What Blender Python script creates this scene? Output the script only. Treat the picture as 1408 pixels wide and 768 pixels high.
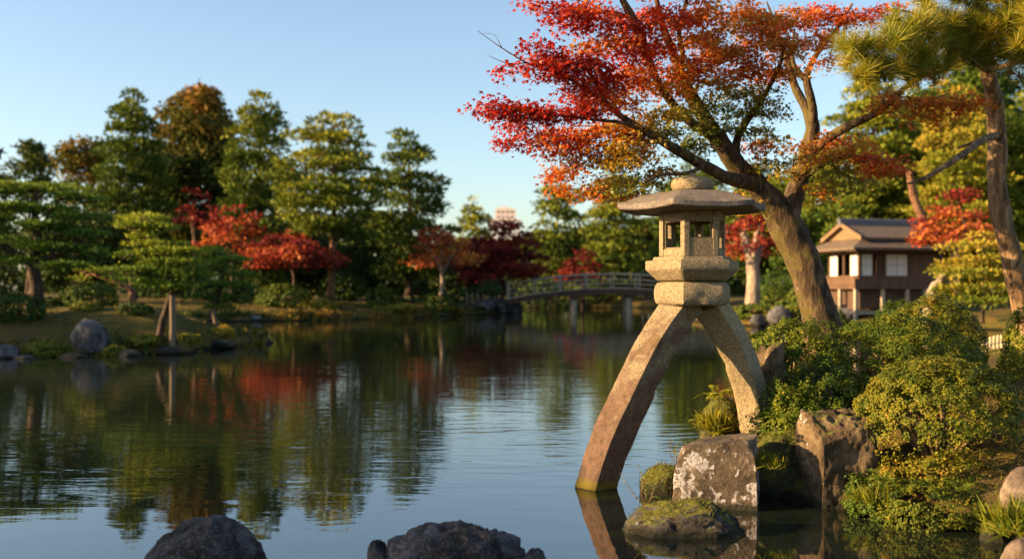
import bpy, bmesh, math, random
import numpy as np
from mathutils import Vector, Matrix

for o in list(bpy.data.objects):
    bpy.data.objects.remove(o)
scene = bpy.context.scene
COL = scene.collection
rad = math.radians

# ------------------------------------------------------------------ camera, sky, sun, exposure
CAM_H, FPX, HOR = 1.68, 1369.0, 400.0
cam_d = bpy.data.cameras.new("camera")
cam = bpy.data.objects.new("camera", cam_d)
COL.objects.link(cam)
cam.location = (0, 0, CAM_H)
cam.rotation_euler = (rad(90), 0, 0)
cam_d.sensor_width = 36.0
cam_d.lens = 36.0 * FPX / 1408.0
cam_d.shift_y = (HOR - 384.0) / 1408.0
cam_d.clip_end = 6000
cam_d.dof.use_dof = True
cam_d.dof.focus_distance = 8.7
cam_d.dof.aperture_fstop = 1.15
cam_d.dof.aperture_blades = 0
scene.camera = cam

SUN_EL, SUN_AZ = 15.0, -79.0      # azimuth measured from -Y (towards the camera) to +X
world = bpy.data.worlds.new("World")
scene.world = world
world.use_nodes = True
wn = world.node_tree
bg = wn.nodes["Background"]
sky = wn.nodes.new("ShaderNodeTexSky")
sky.sky_type = 'NISHITA'
sky.sun_disc = False
sky.sun_elevation = rad(SUN_EL)
sky.sun_rotation = rad(180.0 - SUN_AZ)
sky.air_density = 1.0
sky.dust_density = 1.3
sky.ozone_density = 1.5
wn.links.new(sky.outputs[0], bg.inputs[0])
bg.inputs[1].default_value = 0.080

sun_d = bpy.data.lights.new("sun", 'SUN')
sun = bpy.data.objects.new("sun", sun_d)
COL.objects.link(sun)
sun_d.energy = 5.0
sun_d.angle = rad(0.6)
sun_d.color = (1.0, 0.66, 0.32)
az, el = rad(SUN_AZ), rad(SUN_EL)
S = Vector((math.sin(az) * math.cos(el), -math.cos(az) * math.cos(el), math.sin(el)))
sun.rotation_euler = S.to_track_quat('Z', 'Y').to_euler()
sun.location = (-30, 0, 30)

vs = scene.view_settings
scene.display_settings.display_device = 'sRGB'
vs.view_transform = 'Standard'
vs.look = 'None'
vs.exposure = 1.78
vs.gamma = 1.0
vs.use_curve_mapping = False
cy = scene.cycles
cy.max_bounces = 7
cy.diffuse_bounces = 3
cy.glossy_bounces = 3
cy.transmission_bounces = 4
cy.transparent_max_bounces = 6
cy.caustics_reflective = False
cy.caustics_refractive = False
cy.use_denoising = True
cy.sample_clamp_indirect = 6.0
cy.use_adaptive_sampling = True
cy.adaptive_threshold = 0.012

# ------------------------------------------------------------------ helpers
def at(px, py, Y):
    """pixel of the 1408x768 photograph + distance -> point in metres"""
    return np.array([(px - 704.0) / FPX * Y, Y, CAM_H + (HOR - py) / FPX * Y])

def m(px, Y):
    return px / FPX * Y

def _hash(ix, iy, iz):
    h = (ix.astype(np.uint32) * np.uint32(374761393)) ^ (iy.astype(np.uint32) * np.uint32(668265263)) ^ (iz.astype(np.uint32) * np.uint32(2246822519))
    h = (h ^ (h >> np.uint32(13))) * np.uint32(1274126177)
    h = h ^ (h >> np.uint32(16))
    return (h & np.uint32(0xffff)).astype(np.float64) / 32767.5 - 1.0

def vnoise(p):
    p = np.asarray(p, float)
    i = np.floor(p).astype(np.int64); f = p - i
    u = f * f * (3 - 2 * f)
    r = 0
    for dx in (0, 1):
        for dy in (0, 1):
            for dz in (0, 1):
                w = (u[:, 0] if dx else 1 - u[:, 0]) * (u[:, 1] if dy else 1 - u[:, 1]) * (u[:, 2] if dz else 1 - u[:, 2])
                r = r + w * _hash(i[:, 0] + dx, i[:, 1] + dy, i[:, 2] + dz)
    return r

def fbm(p, octv=4, gain=0.5):
    p = np.asarray(p, float); r = 0; a = 1
    for k in range(octv):
        r = r + a * vnoise(p * (2.03 ** k) + 17.3 * k); a *= gain
    return r

ORI = {}          # origin of each root, so children can be written in world metres

def tag(o, label=None, cat=None, group=None, kind=None):
    if label: o["label"] = label
    if cat: o["category"] = cat
    if group: o["group"] = group
    if kind: o["kind"] = kind
    return o

def thing(name, label, cat, loc, group=None, kind=None):
    o = bpy.data.objects.new(name, None)
    o.empty_display_size = 0.2
    COL.objects.link(o)
    o.location = Vector(loc)
    ORI[o.name] = np.array(loc, float)
    return tag(o, label, cat, group, kind)

def mesh_obj(name, V, mat, parent=None, F=None, loops=None, k=None, tint=None, smooth=False, loc=None, mats=None, fmat=None):
    """V (n,3) world coordinates; faces either list F, or flat loops with k corners each"""
    V = np.asarray(V, float).reshape(-1, 3)
    org = ORI[parent.name] if parent is not None else (np.array(loc, float) if loc is not None else np.zeros(3))
    me = bpy.data.meshes.new(name)
    Vl = V - org
    if F is not None:
        me.from_pydata(Vl.tolist(), [], F)
    else:
        loops = np.asarray(loops, np.int32).ravel()
        nf = len(loops) // k
        me.vertices.add(len(Vl)); me.vertices.foreach_set("co", Vl.astype(np.float32).ravel())
        me.loops.add(len(loops)); me.loops.foreach_set("vertex_index", loops)
        me.polygons.add(nf); me.polygons.foreach_set("loop_start", (np.arange(nf) * k).astype(np.int32))
        me.update(calc_edges=True)
    if tint is not None:
        a = me.attributes.new("tint", 'FLOAT', 'POINT')
        a.data.foreach_set("value", np.asarray(tint, np.float32).ravel())
    for mt in (mats or [mat]):
        me.materials.append(mt)
    if fmat is not None:
        me.polygons.foreach_set("material_index", np.asarray(fmat, np.int32))
    if smooth:
        me.polygons.foreach_set("use_smooth", np.ones(len(me.polygons), bool))
    me.update()
    o = bpy.data.objects.new(name, me)
    COL.objects.link(o)
    if parent is not None:
        o.parent = parent
        ORI[o.name] = org
    else:
        o.location = Vector(org); ORI[o.name] = org
    return o

def copy_tree(root, loc, rotz=0.0, scl=1.0, label=None, group=None):
    r = root.copy(); COL.objects.link(r)
    r.location = Vector(loc); r.rotation_euler = (0, 0, rotz)
    r.scale = (scl, scl, scl) if np.isscalar(scl) else scl
    if label: r["label"] = label
    if group: r["group"] = group
    for ch in list(root.children):
        c = ch.copy(); COL.objects.link(c); c.parent = r
        for g in list(ch.children):
            d = g.copy(); COL.objects.link(d); d.parent = c
    return r

class MB:
    """collects boxes, tubes and lofts into one mesh"""
    def __init__(s): s.V = []; s.F = []
    def add(s, V, F):
        b = len(s.V); s.V += [tuple(map(float, v)) for v in V]; s.F += [tuple(int(i) + b for i in f) for f in F]; return s
    def box(s, c, size, M=None, taper=1.0):
        hx, hy, hz = size[0] / 2, size[1] / 2, size[2] / 2
        V = []
        for z in (-1, 1):
            t = taper if z > 0 else 1
            for x, y in ((-1, -1), (1, -1), (1, 1), (-1, 1)):
                v = Vector((x * hx * t, y * hy * t, z * hz))
                if M is not None: v = M @ v
                V.append((v.x + c[0], v.y + c[1], v.z + c[2]))
        return s.add(V, [(3, 2, 1, 0), (4, 5, 6, 7), (0, 1, 5, 4), (1, 2, 6, 5), (2, 3, 7, 6), (3, 0, 4, 7)])
    def tube(s, pts, r, n=8):
        pts = [np.array(p, float) for p in pts]
        rr = r if hasattr(r, '__len__') else [r] * len(pts)
        V, F = tube_rings(pts, rr, n)
        return s.add(V, F)
    def poly(s, V, F): return s.add(V, F)
    def build(s, name, mat, parent=None, smooth=False, bevel=0.0, loc=None):
        o = mesh_obj(name, np.array(s.V), mat, parent, F=s.F, smooth=smooth, loc=loc)
        if bevel:
            b = o.modifiers.new("bevel", 'BEVEL'); b.width = bevel; b.segments = 2; b.limit_method = 'ANGLE'
        return o

def frame_of(t):
    t = t / (np.linalg.norm(t) + 1e-12)
    a = np.array([0, 0, 1.0]) if abs(t[2]) < 0.9 else np.array([1.0, 0, 0])
    u = np.cross(a, t); u /= np.linalg.norm(u)
    return u, np.cross(t, u)

def tube_rings(pts, rr, n, cap=True):
    V = []; F = []
    u = None
    L = len(pts)
    for i in range(L):
        t = pts[min(i + 1, L - 1)] - pts[max(i - 1, 0)]
        t = t / (np.linalg.norm(t) + 1e-12)
        if u is None:
            u, v = frame_of(t)
        else:
            u = u - t * np.dot(u, t); u /= (np.linalg.norm(u) + 1e-12); v = np.cross(t, u)
        for k in range(n):
            a = 2 * math.pi * k / n
            V.append(pts[i] + rr[i] * (math.cos(a) * u + math.sin(a) * v))
    for i in range(L - 1):
        for k in range(n):
            k2 = (k + 1) % n
            F.append((i * n + k, i * n + k2, (i + 1) * n + k2, (i + 1) * n + k))
    if cap:
        F.append(tuple(range(n))[::-1]); F.append(tuple((L - 1) * n + k for k in range(n)))
    return V, F

def catmull(P, step):
    P = np.asarray(P, float); out = []
    for i in range(len(P) - 1):
        p0 = P[max(i - 1, 0)]; p1 = P[i]; p2 = P[i + 1]; p3 = P[min(i + 2, len(P) - 1)]
        n = max(1, int(round(np.linalg.norm(p2[:3] - p1[:3]) / step)))
        for k in range(n):
            t = k / n
            out.append(0.5 * (2 * p1 + (p2 - p0) * t + (2 * p0 - 5 * p1 + 4 * p2 - p3) * t * t + (3 * p1 - p0 - 3 * p2 + p3) * t ** 3))
    out.append(P[-1])
    return np.array(out)

# ------------------------------------------------------------------ branching skeleton
class Skel:
    def __init__(s, cap=60000):
        s.P = np.zeros((cap, 3)); s.D = np.zeros((cap, 3)); s.R = np.zeros(cap); s.par = np.full(cap, -1); s.n = 0
        s.open = np.ones(cap, bool)
    def _add(s, p, par, r=0.0, op=True):
        i = s.n; s.P[i] = p; s.par[i] = par; s.R[i] = r; s.open[i] = op
        if par >= 0:
            d = p - s.P[par]; s.D[i] = d / (np.linalg.norm(d) + 1e-9)
        else: s.D[i] = (0, 0, 1)
        s.n += 1
        return i
    def limb(s, pts, parent=-1, step=0.1, open_from=0.0):
        """pts rows x,y,z,r"""
        C = catmull(pts, step)
        ids = []
        par = parent
        k0 = 1 if parent >= 0 else 0
        for j in range(k0, len(C)):
            par = s._add(C[j, :3], par, max(C[j, 3], 0.001), j / len(C) >= open_from); ids.append(par)
        return ids
    def near(s, p):
        d = np.linalg.norm(s.P[:s.n] - np.asarray(p)[:3], axis=1); return int(np.argmin(d))
    def connect(s, T, step, jit, rng, back=0.45):
        v = T - s.P[:s.n]; d = np.linalg.norm(v, axis=1) + 1e-9
        c = (v * s.D[:s.n]).sum(1) / d
        cost = d * (1 + back - back * c) + (~s.open[:s.n]) * 1e6
        i = int(np.argmin(cost))
        p0 = s.P[i].copy(); L = d[i]
        q = p0 + s.D[i] * L * 0.4
        n = max(1, int(L / step)); par = i
        for k in range(1, n + 1):
            t = k / n
            p = (1 - t) ** 2 * p0 + 2 * t * (1 - t) * q + t * t * T
            if k < n: p = p + rng.normal(0, jit * step, 3)
            par = s._add(p, par)
        return par
    def solve(s, rtip, pw=2.3):
        acc = np.zeros(s.n); r = s.R[:s.n].copy()
        kids = np.zeros(s.n, int)
        for i in range(s.n - 1, -1, -1):
            base = rtip if kids[i] == 0 else acc[i] ** (1 / pw)
            if r[i] == 0: r[i] = base
            p = s.par[i]
            if p >= 0:
                acc[p] += min(r[i], 0.9) ** pw if s.R[i] == 0 else 0.0; kids[p] += 1
        s.R[:s.n] = r
    def mesh(s, sides, rough=0.0, rscale=6.0):
        ch = [[] for _ in range(s.n)]; roots = []
        for i in range(s.n):
            (ch[s.par[i]] if s.par[i] >= 0 else roots).append(i)
        V = []; F = []; RD = []; AX = []; b = 0
        stack = [(r, -1) for r in roots]
        while stack:
            i, par = stack.pop()
            ids = []
            j = i
            while True:
                ids.append(j)
                if not ch[j]: break
                best = max(ch[j], key=lambda q: s.R[q] + (0.02 if s.R[q] > 0.9 * s.R[j] else 0))
                for q in ch[j]:
                    if q != best: stack.append((q, j))
                j = best
            pts = [s.P[q] for q in ids]; rr = [s.R[q] for q in ids]
            if par >= 0:
                pts = [s.P[par]] + pts; rr = [min(s.R[par], rr[0] * 1.35)] + rr
            if len(pts) < 2: continue
            n = sides(max(rr))
            v, f = tube_rings(pts, rr, n)
            V += v; F += [tuple(x + b for x in q) for q in f]; b += len(v)
            RD += [rr[k // n] for k in range(len(v))]; AX += [pts[k // n] for k in range(len(v))]
            if rough: pass
        V = np.array(V); RD = np.array(RD)
        if rough and len(V):
            for lo in (0,):
                nz = vnoise(V * np.array([rscale, rscale, rscale * 0.35])) + 0.6 * vnoise(V * np.array([rscale * 3, rscale * 3, rscale]) + 9)
                dirs = np.stack([vnoise(V * rscale * 0.7 + 31), vnoise(V * rscale * 0.7 + 57), 0 * nz], 1)
                rv = V - np.array(AX); rv /= (np.linalg.norm(rv, axis=1)[:, None] + 1e-9)
                rid = 1 - 2.2 * np.abs(vnoise(V * np.array([2.6, 2.6, .75]) * rscale + 3)) + .5 * vnoise(V * np.array([5, 5, 1.8]) * rscale)
                V = V + dirs * (RD * rough)[:, None] + rv * (np.minimum(RD, .12) * rough * .42 * rid)[:, None]
        return V, F

# ------------------------------------------------------------------ cards (leaves, needles, blades)
def rand_frames(N, rng, up=0.0, updir=(0, 0, 1)):
    n = rng.normal(size=(N, 3)); n /= np.linalg.norm(n, axis=1)[:, None]
    n = n + up * np.asarray(updir); n /= np.linalg.norm(n, axis=1)[:, None]
    return frames_from(n, rng)

def frames_from(n, rng):
    a = rng.normal(size=n.shape)
    u = np.cross(n, a); u /= (np.linalg.norm(u, axis=1)[:, None] + 1e-9)
    v = np.cross(n, u)
    return u, v, n

def frames_dir(d, rng):
    """card length axis along d (v), random roll"""
    d = d / (np.linalg.norm(d, axis=1)[:, None] + 1e-9)
    a = rng.normal(size=d.shape)
    u = np.cross(d, a); u /= (np.linalg.norm(u, axis=1)[:, None] + 1e-9)
    return u, d, np.cross(u, d)

def cards(name, tmpl, C, fr, S_, mat, parent=None, tint=None, loc=None):
    tmpl = np.asarray(tmpl, float); k = len(tmpl); N = len(C)
    u, v, n = fr
    S_ = np.asarray(S_, float)
    if S_.ndim == 1: S_ = np.stack([S_, S_, S_], 1)
    V = (C[:, None, :] + u[:, None, :] * (tmpl[None, :, 0:1] * S_[:, None, 0:1])
         + v[:, None, :] * (tmpl[None, :, 1:2] * S_[:, None, 1:2])
         + n[:, None, :] * (tmpl[None, :, 2:3] * S_[:, None, 2:3]))
    loops = np.arange(N * k)
    tt = None if tint is None else np.repeat(np.asarray(tint), k)
    return mesh_obj(name, V.reshape(-1, 3), mat, parent, loops=loops, k=k, tint=tt, loc=loc)

LEAF = [(0, 0, 0), (.28, .35, .05), (.22, .75, .02), (0, 1, -.05), (-.22, .75, .02), (-.28, .35, .05)]
DIAMOND = [(0, 0, 0), (.5, .5, 0), (0, 1, 0), (-.5, .5, 0)]
NEEDLE = [(-.5, 0, 0), (.5, 0, 0), (0, 1, 0)]
QUAD = [(-.5, -.5, 0), (.5, -.5, 0), (.5, .5, 0), (-.5, .5, 0)]
def star(lobes=5):
    out = []
    ang = [-140, -68, 0, 68, 140][:lobes]; ln = [.5, .85, 1.0, .85, .5]
    out.append((0.0, -0.22, 0.0))
    for i, a in enumerate(ang):
        a_ = rad(a); r = ln[i] * .6
        out.append((math.sin(a_) * r, math.cos(a_) * r, -.08 * ln[i]))
        if i < len(ang) - 1:
            b = rad((a + ang[i + 1]) / 2); out.append((math.sin(b) * .2, math.cos(b) * .2, 0.03))
    return out[::-1]
STAR = star()

# ------------------------------------------------------------------ materials
def nmat(name):
    mt = bpy.data.materials.new(name); mt.use_nodes = True
    nt = mt.node_tree; b = nt.nodes["Principled BSDF"]
    return mt, nt, b

def N_(nt, t, **kw):
    n = nt.nodes.new("ShaderNode" + t)
    for k_, v in kw.items():
        if k_ in n.bl_rna.properties.keys(): setattr(n, k_, v)
    return n

def ramp(nt, fac, stops, interp='LINEAR'):
    r = nt.nodes.new("ShaderNodeValToRGB"); r.color_ramp.interpolation = interp
    els = r.color_ramp.elements
    while len(els) < len(stops): els.new(0.5)
    for e, (p, c) in zip(els, stops):
        e.position = p; e.color = (*c, 1) if len(c) == 3 else c
    if fac is not None: nt.links.new(fac, r.inputs[0])
    return r

def noise(nt, scale, detail=4, rough=0.55, vec=None, dist=0.0):
    n = nt.nodes.new("ShaderNodeTexNoise"); n.inputs["Scale"].default_value = scale
    n.inputs["Detail"].default_value = detail; n.inputs["Roughness"].default_value = rough
    n.inputs["Distortion"].default_value = dist
    if vec is not None: nt.links.new(vec, n.inputs["Vector"])
    return n

def coords(nt, scale=(1, 1, 1), which="Object"):
    tc = nt.nodes.new("ShaderNodeTexCoord"); mp = nt.nodes.new("ShaderNodeMapping")
    mp.inputs["Scale"].default_value = scale
    nt.links.new(tc.outputs[which], mp.inputs[0]); return mp.outputs[0]

def mix(nt, fac, a, b, mode='MIX'):
    n = nt.nodes.new("ShaderNodeMix"); n.data_type = 'RGBA'; n.blend_type = mode
    for sock, val in ((n.inputs[0], fac), (n.inputs[6], a), (n.inputs[7], b)):
        if hasattr(val, "is_output"): nt.links.new(val, sock)
        elif isinstance(val, (int, float)): sock.default_value = val
        else: sock.default_value = (*val, 1)
    return n.outputs[2]

def math_(nt, op, a, b=None, clamp=False):
    n = nt.nodes.new("ShaderNodeMath"); n.operation = op; n.use_clamp = clamp
    for i, v in enumerate((a, b)):
        if v is None: continue
        if hasattr(v, "is_output"): nt.links.new(v, n.inputs[i])
        else: n.inputs[i].default_value = v
    return n.outputs[0]

def bump(nt, h, strength, dist, normal=None):
    n = nt.nodes.new("ShaderNodeBump"); n.inputs["Strength"].default_value = strength; n.inputs["Distance"].default_value = dist
    nt.links.new(h, n.inputs["Height"])
    if normal is not None: nt.links.new(normal, n.inputs["Normal"])
    return n.outputs[0]

def leaf_mat(name, stops, trans=0.35, rough=0.5, spec=0.18, boost=1.35):
    mt, nt, b = nmat(name)
    at_ = nt.nodes.new("ShaderNodeAttribute"); at_.attribute_name = "tint"
    c = ramp(nt, at_.outputs["Fac"], stops).outputs[0]
    nt.links.new(c, b.inputs["Base Color"])
    b.inputs["Roughness"].default_value = rough
    b.inputs["Specular IOR Level"].default_value = spec
    t = nt.nodes.new("ShaderNodeBsdfTranslucent")
    cc = mix(nt, 1.0, c, (boost, boost * 0.95, boost * .6), 'MULTIPLY')
    nt.links.new(cc, t.inputs[0])
    mx = nt.nodes.new("ShaderNodeMixShader"); mx.inputs[0].default_value = trans
    nt.links.new(b.outputs[0], mx.inputs[1]); nt.links.new(t.outputs[0], mx.inputs[2])
    nt.links.new(mx.outputs[0], nt.nodes["Material Output"].inputs[0])
    return mt

def bark_mat(name, c0, c1, c2, sc=14, stretch=0.25, bstr=0.8, bdist=0.02, moss=None):
    mt, nt, b = nmat(name)
    v = coords(nt, (1, 1, stretch))
    n1 = noise(nt, sc, 8, 0.65, v, 0.6)
    v2 = coords(nt, (1, 1, 0.6)); n2 = noise(nt, sc * 0.22, 4, 0.6, v2)
    c = ramp(nt, n1.outputs[0], [(0.38, c0), (0.50, c1), (0.63, c2)]).outputs[0]
    c = mix(nt, ramp(nt, n2.outputs[0], [(0.4, (0, 0, 0)), (0.65, (1, 1, 1))]).outputs[0], c, mix(nt, 0.55, c, c1))
    if moss:
        n3 = noise(nt, 5.5, 6, 0.7, coords(nt))
        geo = nt.nodes.new("ShaderNodeNewGeometry"); sx = nt.nodes.new("ShaderNodeSeparateXYZ"); nt.links.new(geo.outputs["Normal"], sx.inputs[0])
        k = math_(nt, 'ADD', n3.outputs[0], math_(nt, 'MULTIPLY', sx.outputs[0], -0.10))
        c = mix(nt, ramp(nt, k, [(0.54, (0, 0, 0)), (0.62, (.8, .8, .8))]).outputs[0], c, moss)
        n4 = noise(nt, 9, 5, 0.7, coords(nt)); 
        c = mix(nt, ramp(nt, n4.outputs[0], [(0.66, (0, 0, 0)), (0.70, (.75, .75, .75))]).outputs[0], c, (.30, .30, .25))
    nt.links.new(c, b.inputs["Base Color"]); b.inputs["Roughness"].default_value = 0.85
    b.inputs["Specular IOR Level"].default_value = 0.2
    nt.links.new(bump(nt, n1.outputs[0], bstr, bdist), b.inputs["Normal"])
    return mt

def rock_mat(name, dark, mid, light, lichen=0.0, lich_col=(.55, .53, .52), moss=0.0, moss_col=(.09, .10, .012), sc=6.0, waterline=True, flecks=0.0):
    mt, nt, b = nmat(name)
    v = coords(nt)
    n1 = noise(nt, sc, 10, 0.68, v, 0.4); n2 = noise(nt, sc * 7, 6, 0.7, v); n3 = noise(nt, sc * .45, 5, 0.6, v)
    c = ramp(nt, n1.outputs[0], [(0.37, dark), (0.50, mid), (0.64, light)]).outputs[0]
    c = mix(nt, 0.45, c, ramp(nt, n2.outputs[0], [(0.35, (.25, .25, .25)), (0.7, (1, 1, 1))]).outputs[0], 'MULTIPLY')
    geo = nt.nodes.new("ShaderNodeNewGeometry"); sx = nt.nodes.new("ShaderNodeSeparateXYZ"); nt.links.new(geo.outputs["Normal"], sx.inputs[0])
    px = nt.nodes.new("ShaderNodeSeparateXYZ"); nt.links.new(geo.outputs["Position"], px.inputs[0])
    if lichen:
        vo = nt.nodes.new("ShaderNodeTexVoronoi"); vo.inputs["Scale"].default_value = sc * 3.2; nt.links.new(v, vo.inputs["Vector"])
        k = math_(nt, 'ADD', math_(nt, 'MULTIPLY', n3.outputs[0], 1.0), math_(nt, 'MULTIPLY', n2.outputs[0], 0.5))
        k = math_(nt, 'ADD', k, math_(nt, 'MULTIPLY', vo.outputs["Distance"], -0.18))
        lo = 0.86 - 0.24 * lichen
        lm = ramp(nt, k, [(lo, (0, 0, 0)), (lo + .03, (.9, .9, .9))]).outputs[0]
        lm = mix(nt, 1.0, lm, ramp(nt, sx.outputs[2], [(.35, (1, 1, 1)), (.6, (0, 0, 0))]).outputs[0], 'MULTIPLY')
        lm = mix(nt, 1.0, lm, ramp(nt, noise(nt, sc * 11, 3, .6, v).outputs[0], [(.40, (0, 0, 0)), (.45, (1, 1, 1))]).outputs[0], 'MULTIPLY')
        c = mix(nt, lm, c, mix(nt, 0.35, lich_col, ramp(nt, n2.outputs[0], [(0.3, (.2, .2, .2)), (0.65, (1, 1, 1))]).outputs[0], 'MULTIPLY'))
    if moss:
        k = math_(nt, 'ADD', math_(nt, 'MULTIPLY', sx.outputs[2], 0.42), n3.outputs[0])
        k = math_(nt, 'ADD', k, math_(nt, 'MULTIPLY', n2.outputs[0], 0.18))
        lo = 1.18 - 0.42 * moss
        mc = mix(nt, n2.outputs[0], tuple(x * .55 for x in moss_col), tuple(x * 1.7 for x in moss_col))
        c = mix(nt, ramp(nt, k, [(lo, (0, 0, 0)), (lo + .07, (1, 1, 1))]).outputs[0], c, mc)
    if flecks:
        fk = math_(nt, 'ADD', noise(nt, sc * 16, 4, .75, v).outputs[0], math_(nt, 'MULTIPLY', n1.outputs[0], .35))
        c = mix(nt, ramp(nt, fk, [(.76 - .08 * flecks, (0, 0, 0)), (.80 - .08 * flecks, (.8, .8, .8))]).outputs[0], c, lich_col)
    r = 0.8
    if waterline:   # wet band of algae where the pond laps the stone
        k = math_(nt, 'ADD', px.outputs[2], math_(nt, 'MULTIPLY', n1.outputs[0], -0.06))
        w = ramp(nt, k, [(0.0, (1, 1, 1)), (0.045, (0, 0, 0))]).outputs[0]
        c = mix(nt, w, c, (.018, .017, .008))
    nt.links.new(c, b.inputs["Base Color"]); b.inputs["Roughness"].default_value = r
    b.inputs["Specular IOR Level"].default_value = 0.3
    h = math_(nt, 'ADD', n1.outputs[0], math_(nt, 'MULTIPLY', n2.outputs[0], 0.45))
    nt.links.new(bump(nt, h, 1.0, 0.06), b.inputs["Normal"])
    return mt

def flat_mat(name, c, rough=0.7, var=0.25, sc=8, grain=(1, 1, 1), bstr=0.2, metal=0.0):
    mt, nt, b = nmat(name)
    n1 = noise(nt, sc, 6, 0.6, coords(nt, grain))
    lo = tuple(x * (1 - var) for x in c); hi = tuple(min(1, x * (1 + var)) for x in c)
    nt.links.new(ramp(nt, n1.outputs[0], [(0.3, lo), (0.7, hi)]).outputs[0], b.inputs["Base Color"])
    b.inputs["Roughness"].default_value = rough; b.inputs["Metallic"].default_value = metal
    b.inputs["Specular IOR Level"].default_value = 0.3
    if bstr: nt.links.new(bump(nt, n1.outputs[0], bstr, 0.02), b.inputs["Normal"])
    return mt
# ------------------------------------------------------------------ terrain and pond
POND = np.array([(5, -8), (3.7, 1), (3.2, 4.5), (3.15, 6.0), (3.38, 6.75), (2.95, 7.05), (2.75, 7.55), (2.35, 7.95), (2.1, 8.35), (1.78, 8.9), (1.72, 9.5), (2.2, 10.3),
    (2.7, 11.2), (3.8, 13), (6, 17), (9, 21.5), (14, 26), (20, 30), (23, 36), (21, 43), (17.5, 45.2), (12.5, 46.3), (10.6, 49.5), (10.2, 58), (12.5, 68), (15, 74.5), (17, 84), (18, 96),
    (8, 103), (-6, 99), (-4, 88), (-1.5, 80), (-.6, 76), (-3, 70.5), (-8, 59.5), (-12, 56.5), (-14.6, 55.5), (-18, 51), (-14.5, 42), (-10.2, 37), (-8.0, 32.5), (-7.9, 30), (-8.8, 26.8),
    (-11, 25.4), (-14, 24.7), (-19, 22), (-17, 14), (-14, 6), (-13, -8)], float)

def pond_sd(x, y):
    """distance to the shore, positive on land"""
    P = np.stack([x, y], 1); A = POND; B = np.roll(POND, -1, 0)
    best = np.full(len(P), 1e9); inside = np.zeros(len(P), bool)
    for a, b in zip(A, B):
        ab = b - a; t = np.clip(((P - a) @ ab) / (ab @ ab), 0, 1)
        d = np.linalg.norm(P - (a + t[:, None] * ab), axis=1)
        best = np.minimum(best, d)
        c = ((a[1] > P[:, 1]) != (b[1] > P[:, 1]))
        with np.errstate(divide='ignore', invalid='ignore'):
            xi = a[0] + (P[:, 1] - a[1]) * (b[0] - a[0]) / (b[1] - a[1] + 1e-12)
        inside ^= c & (P[:, 0] < xi)
    return np.where(inside, -best, best)

def gh(x, y):
    x = np.atleast_1d(np.asarray(x, float)); y = np.atleast_1d(np.asarray(y, float))
    q = np.stack([x, y, 0 * x], 1)
    d = pond_sd(x, y) + 0.12 * vnoise(q * 1.3) + 0.05 * vnoise(q * 4.1)
    d = d + np.where((x > 0) & (y < 32), 0, .55 * vnoise(q * .42 + 11) + .25 * vnoise(q * .9 + 2))
    near = (x > 0) & (y < 32)
    left = (x < -5) & (y < 50)
    hm = np.where(near, 0.95, np.where(left, 1.55, 1.05)); L = np.where(near, 1.9, np.where(left, 4.0, 3.0))
    e = np.where(near, 0.10, 0.20)
    h = np.where(d > 0, e * np.clip(d / 0.12, 0, 1) + (hm - e) * (1 - np.exp(-np.maximum(d, 0) / L)), np.maximum(-0.75, d * 0.7))
    far = np.clip((d - 14) / 60, 0, 1)
    h = h + np.where(d > 0, (0.06 * vnoise(q * 1.1 + 5) + 0.025 * vnoise(q * 3.7 + 3)) * np.clip(d * 2, 0, 1) + far * 0.6, 0)
    h = h + np.where(left & (d > 0), 0.28 * np.exp(-((x + 10.2) ** 2 + (y - 29) ** 2) / 6), 0)
    return h

def g1(x, y): return float(gh([x], [y])[0])

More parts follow.
